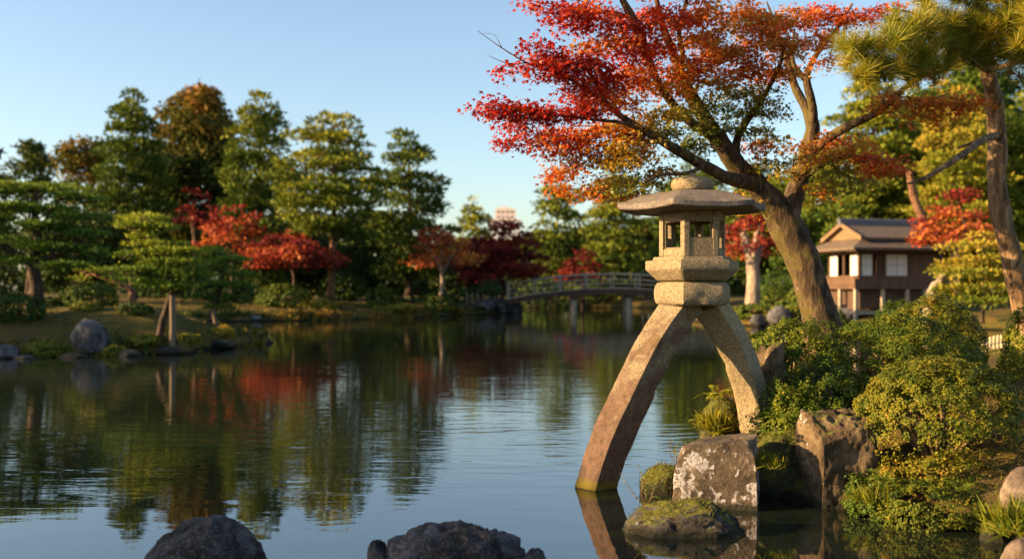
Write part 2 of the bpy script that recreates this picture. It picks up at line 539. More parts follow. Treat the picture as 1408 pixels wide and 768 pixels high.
def build_ground():
    rs = np.concatenate([np.linspace(3.0, 14, 150), 14 * 1.0125 ** np.arange(1, 175), [140, 170, 220, 300, 450, 700, 1200, 2500]])
    th = np.concatenate([np.linspace(-180, -34, 45)[:-1], np.linspace(-34, 36, 330), np.linspace(36, 180, 45)[1:]])
    R, T = np.meshgrid(rs, np.radians(th), indexing='ij')
    X = R * np.sin(T); Y = R * np.cos(T)
    Z = gh(X.ravel(), Y.ravel()); Z = np.where(R.ravel() > 130, np.minimum(Z, 1.5), Z)
    V = np.stack([X.ravel(), Y.ravel(), Z], 1)
    nr, nt_ = R.shape
    a = np.arange(nr * nt_).reshape(nr, nt_)
    q = np.stack([a[:-1, :-1], a[:-1, 1:], a[1:, 1:], a[1:, :-1]], -1).reshape(-1, 4)[:, ::-1]
    c = len(V)
    V = np.vstack([V, [[0, 0, -.75]]])
    # close the hole under the camera with quads that share the hub twice over
    loops = q.ravel()
    mt, nt, b = nmat("mossy_ground")
    v = coords(nt)
    n1 = noise(nt, .9, 6, 0.65, v, .3); n2 = noise(nt, 9, 6, 0.7, v); n3 = noise(nt, .33, 4, .6, v); n4 = noise(nt, 60, 4, .7, v)
    grass = ramp(nt, n1.outputs[0], [(.32, (.045, .048, .012)), (.5, (.105, .088, .02)), (.68, (.20, .125, .035))]).outputs[0]
    earth = ramp(nt, n2.outputs[0], [(.3, (.05, .034, .016)), (.7, (.15, .095, .04))]).outputs[0]
    c_ = mix(nt, ramp(nt, n3.outputs[0], [(.47, (0, 0, 0)), (.62, (.8, .8, .8))]).outputs[0], grass, earth)
    c_ = mix(nt, .5, c_, ramp(nt, n4.outputs[0], [(.3, (.4, .4, .4)), (.7, (1.2, 1.2, 1.2))]).outputs[0], 'MULTIPLY')
    geo = nt.nodes.new("ShaderNodeNewGeometry"); px = nt.nodes.new("ShaderNodeSeparateXYZ"); nt.links.new(geo.outputs["Position"], px.inputs[0])
    c_ = mix(nt, ramp(nt, math_(nt, 'ADD', px.outputs[2], math_(nt, 'MULTIPLY', n2.outputs[0], -.1)), [(0.0, (1, 1, 1)), (0.07, (0, 0, 0))]).outputs[0], c_, (.014, .012, .007))
    nt.links.new(c_, b.inputs["Base Color"]); b.inputs["Roughness"].default_value = .95; b.inputs["Specular IOR Level"].default_value = .1
    nt.links.new(bump(nt, math_(nt, 'ADD', n2.outputs[0], n4.outputs[0]), .8, .03), b.inputs["Normal"])
    o = mesh_obj("ground", V[:c], mt, loops=loops, k=4, smooth=True)
    return tag(o, kind="structure")
build_ground()

def build_water():
    mt, nt, b = nmat("pond_water")
    b.inputs["Base Color"].default_value = (.010, .014, .009, 1)
    b.inputs["Roughness"].default_value = .012
    b.inputs["IOR"].default_value = 2.8
    b.inputs["Specular IOR Level"].default_value = .5
    # three trains of small ripples, longer across the view, patchy in strength
    na = noise(nt, 1.0, 2, .5, coords(nt, (1.1, 3.6, 1)), .35)
    nb = noise(nt, 1.0, 3, .5, coords(nt, (3.2, 9.5, 1)), .3)
    nc = noise(nt, 1.0, 2, .5, coords(nt, (.35, .8, 1)))
    patch = ramp(nt, noise(nt, 1, 2, .5, coords(nt, (.09, .16, 1))).outputs[0], [(.38, (.30, .30, .30)), (.62, (1, 1, 1))]).outputs[0]
    geo = nt.nodes.new("ShaderNodeNewGeometry"); sp = nt.nodes.new("ShaderNodeSeparateXYZ"); nt.links.new(geo.outputs["Position"], sp.inputs[0])
    calm = ramp(nt, math_(nt, 'MULTIPLY', sp.outputs[1], .02), [(.15, (.22, .22, .22)), (.21, (1, 1, 1)), (.5, (.55, .55, .55)), (.9, (.4, .4, .4))]).outputs[0]   # sheltered, calm water by the near rocks
    h = math_(nt, 'ADD', math_(nt, 'MULTIPLY', na.outputs[0], .0085), math_(nt, 'MULTIPLY', nb.outputs[0], .0024))
    h = math_(nt, 'MULTIPLY', math_(nt, 'MULTIPLY', h, patch), calm)
    h = math_(nt, 'ADD', h, math_(nt, 'MULTIPLY', nc.outputs[0], .004))
    nt.links.new(bump(nt, h, 1.0, 1.0), b.inputs["Normal"])
    V = [(-60, -20, 0), (60, -20, 0), (60, 130, 0), (-60, 130, 0)]
    tag(mesh_obj("pond_water", V, mt, F=[(0, 1, 2, 3)]), kind="structure")
build_water()
# ------------------------------------------------------------------ tree makers
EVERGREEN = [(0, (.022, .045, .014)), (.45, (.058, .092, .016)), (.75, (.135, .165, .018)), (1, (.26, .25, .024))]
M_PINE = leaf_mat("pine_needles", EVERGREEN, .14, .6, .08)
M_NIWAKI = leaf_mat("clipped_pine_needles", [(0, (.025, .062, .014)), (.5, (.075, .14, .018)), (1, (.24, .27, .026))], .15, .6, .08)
M_BROAD = leaf_mat("broad_leaves", [(0, (.03, .055, .014)), (.4, (.075, .085, .015)), (.7, (.17, .115, .02)), (1, (.28, .13, .025))], .18, .6, .08)
M_GOLD = leaf_mat("golden_leaves", [(0, (.03, .065, .012)), (.4, (.085, .13, .016)), (.75, (.20, .20, .022)), (1, (.33, .23, .03))], .22, .6, .08)
M_RED = leaf_mat("far_maple_leaves", [(0, (.09, .014, .016)), (.35, (.21, .028, .022)), (.65, (.36, .085, .036)), (1, (.50, .19, .032))], .3, .6, .08)
M_BARK = bark_mat("dark_bark", (.016, .011, .008), (.045, .029, .019), (.10, .065, .042), 10)
M_BARKR = bark_mat("red_bark", (.045, .022, .012), (.13, .065, .035), (.24, .13, .07), 10)
M_BARKP = bark_mat("pale_bark", (.11, .085, .065), (.26, .20, .15), (.4, .32, .25), 10)

def crown_points(pads, dens, rng, top_bias=0.55, fuzz=0.16):
    """pads rows: cx,cy,cz,rx,ry,rz,tint -> points on and in flattened lumps"""
    C = []; T = []; NRM = []
    for p in pads:
        c = np.array(p[:3]); r = np.array(p[3:6])
        area = (r[0] * r[1] * 2 + r[2] * (r[0] + r[1]) * 1.5)
        n = max(12, int(dens * area))
        d = rng.normal(size=(n, 3)); d /= np.linalg.norm(d, axis=1)[:, None]
        flip = (d[:, 2] < 0) & (rng.random(n) < top_bias); d[flip, 2] *= -1
        rr = 1 - np.abs(rng.normal(0, .24, n)); rr = np.clip(rr, .1, 1.1)
        k = 1 + .35 * vnoise(d * 2.3 + c * 3.1) + fuzz * vnoise(d * 6.1 + c)
        q = c + d * r * (rr * k)[:, None]
        C.append(q); NRM.append(d)
        T.append(np.clip(p[6] + .16 * vnoise(q * (.9 / max(r[0], .3)) + 3) + rng.normal(0, .10, n), 0, 1))
    return np.vstack(C), np.concatenate(T), np.vstack(NRM)

def build_tree(root, skel_limbs, pads, mat, barkmat, rng, leaf, dens, style, tips=1, rtip=.02, trunk_sides=8, step=.5):
    sk = Skel(20000)
    for pts, par in skel_limbs:
        pa = -1 if par is None else sk.near(pts[0])
        sk.limb(pts, pa, step, .0 if par else .25)
    order = sorted(range(len(pads)), key=lambda i: np.min(np.linalg.norm(sk.P[:sk.n] - np.array(pads[i][:3]), axis=1)))
    for i in order:
        p = pads[i]
        for t in range(tips):
            off = rng.normal(0, .45, 3) * np.array(p[3:6]) if tips > 1 else np.zeros(3)
            sk.connect(np.array(p[:3]) + off - np.array([0, 0, .3 * p[5]]), step, .12, rng)
    sk.solve(rtip, 2.4)
    V, F = sk.mesh(lambda r: trunk_sides if r > .06 else 4, rough=.12, rscale=3)
    mesh_obj("trunk", V, barkmat, root, F=F, smooth=True)
    C, T, NRM = crown_points(pads, dens, rng)
    N = len(C)
    if style == 'needle':
        d = NRM * .8 + rng.normal(0, .55, (N, 3)) + np.array([0, 0, .75])
        fr = frames_dir(d, rng); S_ = leaf * rng.uniform(.7, 1.3, N); S_ = np.stack([S_ * .30, S_, S_], 1); tm = DIAMOND
    elif style == 'needle_wide':
        d = NRM * .9 + rng.normal(0, .6, (N, 3)) + np.array([0, 0, .35])
        fr = frames_dir(d, rng); S_ = leaf * rng.uniform(.7, 1.3, N); S_ = np.stack([S_ * .42, S_, S_], 1); tm = DIAMOND
    else:
        fr = rand_frames(N, rng, .5); S_ = leaf * rng.uniform(.6, 1.3, N); tm = DIAMOND; S_ = np.stack([S_ * .8, S_, S_], 1)
    cards("crown", tm, C, fr, S_, mat, root, T)
    return root

def pads_layered(x, y, z0, z1, rmax, levels, rng, t_top=.8, t_low=.3, prof=None, per=(3, 6), thick=.10, hole=.12, lean=0.0):
    """open, tiered pine: flat pads on whorled boughs"""
    H = z1 - z0; pads = []
    prof = prof or (lambda t: float(np.interp(t, [0, .35, .75, .92, 1], [.78, 1, .66, .44, .34])))
    for i in range(levels):
        t = i / (levels - 1)
        zc = z0 + H * (.98 * t) ; R = rmax * prof(t)
        n = int(rng.integers(per[0], per[1] + 1)) if t < .93 else 2
        a0 = rng.uniform(0, 6.28)
        for k in range(n):
            if rng.random() < hole: continue
            a = a0 + 6.28 * k / n + rng.normal(0, .25); rr = R * rng.uniform(.45, .85) if n > 1 else 0
            px = R * rng.uniform(.36, .56) + .06 * rmax
            pads.append((x + rr * math.cos(a) + lean * t * H, y + rr * math.sin(a), zc + rng.normal(0, .03 * H) - .05 * rr,
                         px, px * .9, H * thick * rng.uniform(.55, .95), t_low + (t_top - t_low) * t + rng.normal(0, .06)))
    return pads

def pads_round(x, y, z0, z1, R, n, rng, tint=.4, top=.0, size=.34, flat=.8):
    pads = []; H = z1 - z0; zc = (z0 + z1) / 2
    for i in range(n):
        d = rng.normal(size=3); d /= np.linalg.norm(d)
        k = rng.uniform(.45, .86)
        taper = 1 - .28 * max(0, d[2])
        r = R * size * rng.uniform(.7, 1.25)
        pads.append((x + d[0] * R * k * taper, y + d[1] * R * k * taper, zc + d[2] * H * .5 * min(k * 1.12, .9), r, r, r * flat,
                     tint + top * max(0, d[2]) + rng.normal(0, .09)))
    return pads

def pads_umbrella(x, y, z0, z1, R, n, rng, tint=.4, gold=.25):
    """spreading maple: flat sprays that rise to the middle"""
    pads = []; H = z1 - z0
    for i in range(n):
        a = rng.uniform(0, 6.28); k = math.sqrt(rng.random())
        t = rng.random()
        zc = z0 + H * (1 - .65 * k * k) * (.25 + .75 * t)
        r = R * rng.uniform(.18, .36)
        pads.append((x + R * k * .85 * math.cos(a), y + R * k * .85 * math.sin(a), zc, r, r, r * rng.uniform(.3, .5),
                     tint + gold * (rng.random() - .5) * 1.2 - (.15 if t > .7 else 0)))
    return pads

def far_tree(kind, name, label, cat, px, top, width, Y, seed, base=None, mat=None, bark=None, tint=None, crown_low=None, group=None, levels=11,
             dens=1.0, lean=0.0, leaf=None, trunk_r=None, bend=0.0, n=46, size=.34, top_tint=.0, hole=.12, gold=.3, thick=.05, per=(4, 7), tl=(.75, .32)):
    rng = np.random.default_rng(seed)
    x = (px - 704) / FPX * Y
    zb = (g1(x, Y) if base is None else at(px, base, Y)[2]) - .1
    zt = CAM_H + (HOR - top) / FPX * Y
    R = width * (.86 if kind == 'pine' else 1.02) / 2 / FPX * Y; H = zt - zb
    z0 = zb + H * .3 if crown_low is None else CAM_H + (HOR - crown_low) / FPX * Y
    root = thing(name, label, cat, (x, Y, zb), group)
    tr = trunk_r or max(.07, H * .022)
    cw = lambda t: x + bend * math.sin(t * 3.0) * R + lean * max(0, t - .3) * H
    pts = [(cw(t), Y + .05 * R * math.sin(t * 5 + seed), zb + (H * .90) * t, tr * (1.25 if t == 0 else (1 - .85 * t))) for t in (0, .08, .25, .45, .65, .85, 1)]
    lf = leaf or max(.10, Y * .0040)
    if kind == 'pine':
        pads = pads_layered(x, Y, z0, zt - H * .03, R, levels, rng, tl[0], tl[1], hole=hole, lean=lean, thick=thick, per=per)
        build_tree(root, [(pts, None)], pads, mat or M_PINE, bark or M_BARK, rng, lf * 1.25, dens * 3.4 / lf ** 1.75 * 1.9, 'needle_wide', step=H / 24, rtip=max(.012, Y * .0004))
    elif kind == 'round':
        pads = pads_round(x, Y, z0, zt, R, n, rng, .4 if tint is None else tint, top_tint, size)
        pts = [p for p in pts[:5]]
        build_tree(root, [(pts, None)], pads, mat or M_BROAD, bark or M_BARK, rng, lf, dens * 3.4 / lf ** 1.75 * 1.35, 'leaf', step=H / 24, rtip=max(.012, Y * .0004))
    else:
        pads = pads_umbrella(x, Y, z0, zt, R, n, rng, .4 if tint is None else tint, gold)
        f1 = [(x, Y, zb, tr * 1.2), (x + .03 * R, Y, zb + (z0 - zb) * .9, tr), (x - .22 * R, Y, z0 + (zt - z0) * .45, tr * .5)]
        f2 = [(x + .03 * R, Y, zb + (z0 - zb) * .9, tr * .7), (x + .3 * R, Y + .1 * R, z0 + (zt - z0) * .4, tr * .45)]
        f3 = [(x + .03 * R, Y, zb + (z0 - zb) * .9, tr * .6), (x + .05 * R, Y - .3 * R, z0 + (zt - z0) * .45, tr * .4)]
        build_tree(root, [(f1, None), (f2, 1), (f3, 1)], pads, mat or M_RED, bark or M_BARK, rng, lf, dens * 3.4 / lf ** 1.75 * .80, 'leaf', step=H / 24, rtip=max(.012, Y * .0004))
    return root

# ------------------------------------------------------------------ rocks and shrubs
def ico(sub):
    bm = bmesh.new(); bmesh.ops.create_icosphere(bm, subdivisions=sub, radius=1.0)
    V = np.array([v.co[:] for v in bm.verts]); F = [tuple(v.index for v in f.verts) for f in bm.faces]; bm.free()
    return V, F
_ICO = {k: ico(k) for k in (3, 4, 5, 6)}

def rock_mesh(size, seed, sub=5, planes=9, rough=.10, blocky=None, jag=.0):
    rng = np.random.default_rng(seed)
    V0, F = _ICO[sub]; V = V0.copy()
    if blocky:     # chisel the ball with six tilted faces first
        V = V * 1.45
        for ax in range(3):
            for sgn in (-1, 1):
                n = np.zeros(3); n[ax] = sgn; n = n + rng.normal(0, blocky, 3); n /= np.linalg.norm(n)
                over = np.maximum(V @ n - rng.uniform(.90, 1.0), 0); V = V - over[:, None] * n
    for k in range(planes):
        n = rng.normal(size=3); n /= np.linalg.norm(n)
        dd = rng.uniform(.72, .98) * (1.15 if blocky else 1)
        over = np.maximum(V @ n - dd, 0); V = V - over[:, None] * n * .92
    nrm = V0
    q = V * 1.4 + seed * 3.7
    disp = fbm(q, 3) * .5 + np.abs(fbm(q * 2.1 + 4, 4)) * -.55 + fbm(q * 6.5, 3) * .16
    if jag: disp = disp + jag * np.round(fbm(q * 1.6 + 8, 2) * 3) / 3
    V = V + nrm * (disp * rough)[:, None]
    return V * (np.array(size) / 2), F

def rock(name, label, cx, cy, zbot, ztop, wx, wy, seed, mat, rotz=0.0, group=None, cat="rock", **kw):
    V, F = rock_mesh((wx, wy, ztop - zbot), seed, **kw)
    c, s = math.cos(rotz), math.sin(rotz)
    V = np.stack([V[:, 0] * c - V[:, 1] * s, V[:, 0] * s + V[:, 1] * c, V[:, 2]], 1)
    V[:, 2] += -V[:, 2].max() + ztop
    V += np.array([cx, cy, 0])
    o = mesh_obj(name, V, mat, F=F, smooth=True, loc=(cx, cy, zbot))
    return tag(o, label, cat, group), V

def shrub(name, label, cx, cy, zb, zt, rx, ry, seed, mat, leaf, dens, lump=.16, tint=.5, group=None, low=-.35, stems=7, cat="shrub", bark=None, sink=0.0, leafshape=None, cut=None, lay=3, var=.14):
    """clipped dome: thousands of separate leaves on a lumpy surface, stems inside"""
    rng = np.random.default_rng(seed)
    root = thing(name, label, cat, (cx, cy, zb), group)
    rz = (zt - zb) * .62; zc = zt - rz
    area = 2 * math.pi * ((rx * ry) ** .8 + 2 * (rx * rz) ** .8) / 3 * 1.3
    n = int(area * dens)
    # leaves sit in little rosettes with dark gaps between them
    sp = leaf * (2.6 if leafshape is None else 1.5); nc = max(40, int(area / sp ** 2 * .8)); rm = (rx * ry * rz) ** (1 / 3)
    dc = rng.normal(size=(nc, 3)); dc /= np.linalg.norm(dc, axis=1)[:, None]
    ci = rng.integers(0, nc, int(n * 1.9)); off = rng.normal(0, .40 * sp / rm, (len(ci), 3))
    d = dc[ci] + off; d /= np.linalg.norm(d, axis=1)[:, None]
    sel = d[:, 2] > low; d = d[sel][:n]; ci = ci[sel][:n]; hump = (np.exp(-((off[sel][:n] ** 2).sum(1)) / (.5 * sp / rm) ** 2) - .45) * .36 * sp / rm + rng.normal(0, .20 * sp / rm, nc)[ci]; n = len(d)
    ctint = rng.normal(0, .10, nc)
    if cut is not None:
        keep = cut(d, rng); d = d[keep]; ci = ci[keep]; hump = hump[keep]; n = len(d)
    layer = rng.choice(lay, n, p=([.62, .25, .13][:lay] if lay == 3 else None))
    k = 1 + lump * vnoise(d * 2.6 + seed) + lump * .6 * vnoise(d * 7 + seed) + lump * .35 * vnoise(d * 15 + seed) - layer * .07 + hump
    C = np.array([cx, cy, zc]) + d * k[:, None] * np.array([rx, ry, rz])
    nn = d * .95 + rng.normal(0, .50, (n, 3)) + np.array([0, 0, .45]); nn /= np.linalg.norm(nn, axis=1)[:, None]
    fr = frames_from(nn, rng)      # leaves lie roughly along the clipped surface, each turned its own way
    S_ = leaf * rng.uniform(.6, 1.25, n)
    T = np.clip(tint + var * vnoise(d * 4 + 3 + seed) + rng.normal(0, .09, n) + ctint[ci], 0, 1)
    cards("foliage", leafshape or LEAF, C, fr, np.stack([S_ * 1.05, S_, S_], 1), mat, root, T)
    mb = MB()
    for i in range(stems):
        a = rng.uniform(0, 6.28); e = rng.uniform(.35, .8)
        p1 = np.array([cx + rx * .10 * math.cos(a), cy + ry * .10 * math.sin(a), zb - .05])
        p3 = np.array([cx + rx * e * math.cos(a), cy + ry * e * math.sin(a), zc + rz * rng.uniform(-.1, .4)])
        p2 = (p1 + p3) / 2 + np.array([0, 0, .05]) + rng.normal(0, .05 * rx, 3)
        w = rx * .022
        c = catmull([np.append(p1, w), np.append(p2, w * .75), np.append(p3, w * .4)], rx * .15)
        mb.tube(list(c[:, :3]), list(c[:, 3]), 6)
        for _ in range(2):
            q = c[int(len(c) * rng.uniform(.4, .8)), :3]; e2 = q + rng.normal(0, .22, 3) * np.array([rx, ry, rz * .6]) + np.array([0, 0, rz * .3])
            mb.tube([q, (q + e2) / 2 + rng.normal(0, .02 * rx, 3), e2], [w * .5, w * .4, w * .2], 5)
    mb.build("stem", bark or M_BARK, root, smooth=True)
    return root
# ------------------------------------------------------------------ far bank: trees
ft = far_tree
# tall trees of the far bank, left to right
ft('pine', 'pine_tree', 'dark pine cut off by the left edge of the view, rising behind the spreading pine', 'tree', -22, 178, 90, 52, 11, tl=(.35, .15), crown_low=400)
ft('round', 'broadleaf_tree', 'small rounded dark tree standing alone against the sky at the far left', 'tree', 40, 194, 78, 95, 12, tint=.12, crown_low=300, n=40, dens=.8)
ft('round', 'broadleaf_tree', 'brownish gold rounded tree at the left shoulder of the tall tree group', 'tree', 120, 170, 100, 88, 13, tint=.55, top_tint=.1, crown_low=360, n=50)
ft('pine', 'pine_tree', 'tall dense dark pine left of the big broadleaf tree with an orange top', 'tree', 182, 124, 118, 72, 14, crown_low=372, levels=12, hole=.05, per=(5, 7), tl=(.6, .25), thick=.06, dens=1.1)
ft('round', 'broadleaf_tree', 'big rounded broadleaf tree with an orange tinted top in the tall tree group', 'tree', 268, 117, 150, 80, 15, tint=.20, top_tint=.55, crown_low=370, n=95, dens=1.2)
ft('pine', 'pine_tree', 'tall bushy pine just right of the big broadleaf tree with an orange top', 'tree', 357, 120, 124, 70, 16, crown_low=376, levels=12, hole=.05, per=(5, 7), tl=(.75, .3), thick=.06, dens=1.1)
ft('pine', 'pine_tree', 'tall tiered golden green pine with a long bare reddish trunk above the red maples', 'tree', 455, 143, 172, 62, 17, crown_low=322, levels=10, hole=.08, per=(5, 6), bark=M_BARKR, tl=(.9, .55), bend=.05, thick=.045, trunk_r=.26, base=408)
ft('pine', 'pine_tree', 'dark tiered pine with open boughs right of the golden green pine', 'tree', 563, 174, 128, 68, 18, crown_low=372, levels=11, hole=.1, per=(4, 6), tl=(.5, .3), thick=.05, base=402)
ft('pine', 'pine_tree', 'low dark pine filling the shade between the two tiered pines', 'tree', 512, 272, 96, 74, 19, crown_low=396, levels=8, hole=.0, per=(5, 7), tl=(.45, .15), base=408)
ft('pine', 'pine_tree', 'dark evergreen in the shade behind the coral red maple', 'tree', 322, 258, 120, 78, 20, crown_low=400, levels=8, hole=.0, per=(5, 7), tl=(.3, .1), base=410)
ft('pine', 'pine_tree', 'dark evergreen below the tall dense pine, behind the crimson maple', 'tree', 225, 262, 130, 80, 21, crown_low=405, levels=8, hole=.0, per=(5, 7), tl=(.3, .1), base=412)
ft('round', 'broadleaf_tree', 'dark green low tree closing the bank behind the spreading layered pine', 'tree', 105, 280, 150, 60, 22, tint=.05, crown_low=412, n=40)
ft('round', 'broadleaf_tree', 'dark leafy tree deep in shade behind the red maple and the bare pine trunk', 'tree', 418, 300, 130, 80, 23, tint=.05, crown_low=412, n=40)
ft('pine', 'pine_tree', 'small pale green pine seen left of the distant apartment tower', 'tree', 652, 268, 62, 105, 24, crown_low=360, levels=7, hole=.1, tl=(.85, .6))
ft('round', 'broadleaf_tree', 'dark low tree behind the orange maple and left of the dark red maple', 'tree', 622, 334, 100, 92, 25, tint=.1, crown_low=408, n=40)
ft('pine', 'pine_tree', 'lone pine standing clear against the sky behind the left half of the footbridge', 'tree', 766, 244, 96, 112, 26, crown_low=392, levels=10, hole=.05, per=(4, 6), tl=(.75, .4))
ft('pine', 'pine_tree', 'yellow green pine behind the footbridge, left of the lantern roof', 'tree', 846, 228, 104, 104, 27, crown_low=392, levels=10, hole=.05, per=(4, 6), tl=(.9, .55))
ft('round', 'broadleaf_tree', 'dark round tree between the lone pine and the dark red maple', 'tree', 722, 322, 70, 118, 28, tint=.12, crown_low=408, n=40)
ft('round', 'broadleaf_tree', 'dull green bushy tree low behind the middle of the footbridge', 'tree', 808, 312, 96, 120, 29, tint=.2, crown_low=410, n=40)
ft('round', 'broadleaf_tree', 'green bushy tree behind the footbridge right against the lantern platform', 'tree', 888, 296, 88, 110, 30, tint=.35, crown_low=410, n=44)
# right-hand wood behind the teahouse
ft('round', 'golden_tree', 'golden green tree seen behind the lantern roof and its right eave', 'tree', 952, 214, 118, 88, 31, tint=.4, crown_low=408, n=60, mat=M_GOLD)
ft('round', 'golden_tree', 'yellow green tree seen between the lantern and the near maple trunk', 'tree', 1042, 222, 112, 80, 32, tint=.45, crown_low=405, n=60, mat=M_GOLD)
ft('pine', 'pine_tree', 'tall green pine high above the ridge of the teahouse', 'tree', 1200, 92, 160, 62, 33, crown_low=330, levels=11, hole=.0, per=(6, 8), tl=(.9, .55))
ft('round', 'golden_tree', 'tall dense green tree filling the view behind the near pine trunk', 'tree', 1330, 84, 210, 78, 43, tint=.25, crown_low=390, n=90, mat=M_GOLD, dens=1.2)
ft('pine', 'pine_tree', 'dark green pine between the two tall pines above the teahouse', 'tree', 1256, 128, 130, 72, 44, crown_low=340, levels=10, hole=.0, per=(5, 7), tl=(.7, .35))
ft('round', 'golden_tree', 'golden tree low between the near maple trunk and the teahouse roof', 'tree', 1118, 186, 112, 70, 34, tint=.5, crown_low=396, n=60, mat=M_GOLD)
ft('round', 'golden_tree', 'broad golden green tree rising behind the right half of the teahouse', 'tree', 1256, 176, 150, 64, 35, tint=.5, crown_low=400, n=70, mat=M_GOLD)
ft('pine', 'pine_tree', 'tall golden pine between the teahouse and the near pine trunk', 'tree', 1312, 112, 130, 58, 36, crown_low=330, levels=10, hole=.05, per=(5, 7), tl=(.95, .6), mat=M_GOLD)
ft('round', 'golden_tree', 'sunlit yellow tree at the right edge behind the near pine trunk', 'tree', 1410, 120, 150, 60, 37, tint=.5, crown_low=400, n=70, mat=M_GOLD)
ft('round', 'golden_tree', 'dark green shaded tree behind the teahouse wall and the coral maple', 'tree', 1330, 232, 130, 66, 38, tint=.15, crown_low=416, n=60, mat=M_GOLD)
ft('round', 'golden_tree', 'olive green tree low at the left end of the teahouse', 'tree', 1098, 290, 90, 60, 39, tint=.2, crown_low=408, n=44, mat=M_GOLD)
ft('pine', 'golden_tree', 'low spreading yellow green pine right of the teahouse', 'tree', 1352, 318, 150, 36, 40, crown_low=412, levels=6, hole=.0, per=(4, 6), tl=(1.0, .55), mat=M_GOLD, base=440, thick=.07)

# red maples of the far bank
ft('maple', 'maple_tree', 'small dark crimson maple in shade below the big broadleaf tree', 'tree', 268, 254, 64, 70, 51, tint=.08, crown_low=330, n=26, base=408)
ft('maple', 'maple_tree', 'coral red maple with a sunlit top left of the wide red maple', 'tree', 318, 280, 100, 65, 52, tint=.55, crown_low=350, n=34, base=410)
ft('maple', 'maple_tree', 'wide red maple at the foot of the tall golden green pine', 'tree', 402, 311, 140, 60, 53, tint=.36, crown_low=374, n=46, base=406, gold=.5)
ft('maple', 'maple_tree', 'bright orange maple with a slim pale trunk left of the dark red maple', 'tree', 606, 312, 106, 64, 54, tint=.82, crown_low=374, n=38, base=404, bark=M_BARKP, trunk_r=.11)
ft('maple', 'maple_tree', 'broad dark red maple by the left end of the footbridge', 'tree', 690, 306, 136, 76, 55, tint=.25, crown_low=392, n=60, base=409, dens=1.2)
ft('maple', 'maple_tree', 'small dull red maple low beyond the middle of the footbridge', 'tree', 800, 346, 70, 100, 56, tint=.2, crown_low=392, n=30)
ft('maple', 'maple_tree', 'red maple with a pale trunk on the bank right of the lantern', 'tree', 1034, 270, 100, 50, 57, tint=.45, crown_low=366, n=50, base=417, bark=M_BARKP, trunk_r=.32)
ft('maple', 'maple_tree', 'coral red maple at the right gable end of the teahouse', 'tree', 1316, 258, 120, 43, 58, tint=.66, crown_low=352, n=44, base=420, gold=.35)

# ------------------------------------------------------------------ left bank: layered garden pines
def niwaki(name, label, pads_px, trunk_px, Y, seed, mat=M_NIWAKI, bark=M_BARK, leaf=.13, depth=.8, dens=2.0):
    """pads: px,py,half-width,half-height,tint(,dY)  trunk: list of limbs [(px,py,r_px)]"""
    rng = np.random.default_rng(seed)
    b = at(trunk_px[0][0][0], trunk_px[0][0][1], Y); b[2] = g1(b[0], b[1]) - .08
    root = thing(name, label, 'tree', b)
    limbs = []
    for i, L in enumerate(trunk_px):
        pts = [tuple(at(q[0], q[1], Y + (q[3] if len(q) > 3 else 0))) + (m(q[2], Y),) for q in L]
        if i == 0: pts[0] = (pts[0][0], pts[0][1], b[2], pts[0][3] * 1.25)
        limbs.append((pts, None if i == 0 else 1))
    pads = []
    for q in pads_px:
        px, py, hw, hh, t = q[:5]; dY = q[5] if len(q) > 5 else 0
        w = m(hw, Y)
        k = max(1, int(round(hw / 14)))
        for j in range(k * 3):
            ox = rng.uniform(-.62, .62) * w; oy = rng.uniform(-.7, .7) * w * depth
            c = at(px, py, Y) + np.array([ox, oy + dY, -abs(ox / w) * m(hh, Y) * .55 + rng.normal(0, .02)])
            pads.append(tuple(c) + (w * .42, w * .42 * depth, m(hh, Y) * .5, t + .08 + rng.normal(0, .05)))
    return build_tree(root, limbs, pads, mat, bark, rng, leaf, 118 * dens, 'needle', step=.3, rtip=.02, trunk_sides=10)

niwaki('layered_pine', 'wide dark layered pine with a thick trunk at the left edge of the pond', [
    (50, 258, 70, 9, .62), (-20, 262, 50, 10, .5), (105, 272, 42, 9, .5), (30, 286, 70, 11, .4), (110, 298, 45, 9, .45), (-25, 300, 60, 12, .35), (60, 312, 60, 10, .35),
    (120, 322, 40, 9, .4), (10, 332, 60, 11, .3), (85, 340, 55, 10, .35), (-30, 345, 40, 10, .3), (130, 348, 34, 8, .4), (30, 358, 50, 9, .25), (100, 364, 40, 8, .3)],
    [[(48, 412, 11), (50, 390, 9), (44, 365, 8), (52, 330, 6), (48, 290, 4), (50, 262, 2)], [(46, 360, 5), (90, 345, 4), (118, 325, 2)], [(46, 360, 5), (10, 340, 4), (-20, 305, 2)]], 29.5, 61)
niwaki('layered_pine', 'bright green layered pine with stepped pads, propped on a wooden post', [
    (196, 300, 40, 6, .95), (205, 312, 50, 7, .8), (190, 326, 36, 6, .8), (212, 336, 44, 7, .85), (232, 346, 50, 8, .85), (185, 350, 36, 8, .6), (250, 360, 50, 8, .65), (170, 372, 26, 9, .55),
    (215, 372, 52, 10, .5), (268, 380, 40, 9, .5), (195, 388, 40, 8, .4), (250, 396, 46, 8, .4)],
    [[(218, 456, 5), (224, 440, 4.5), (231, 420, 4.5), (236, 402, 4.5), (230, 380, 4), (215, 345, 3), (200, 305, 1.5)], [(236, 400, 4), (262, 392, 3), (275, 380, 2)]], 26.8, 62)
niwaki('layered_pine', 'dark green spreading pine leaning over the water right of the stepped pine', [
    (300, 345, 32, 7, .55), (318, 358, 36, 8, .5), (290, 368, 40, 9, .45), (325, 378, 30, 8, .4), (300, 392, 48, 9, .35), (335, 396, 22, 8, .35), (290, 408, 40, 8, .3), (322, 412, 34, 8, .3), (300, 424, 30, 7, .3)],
    [[(289, 452, 5), (291, 438, 5), (296, 415, 4), (305, 385, 3), (305, 350, 1.5)], [(294, 420, 3), (325, 405, 2), (335, 398, 1.5)]], 30.5, 63)
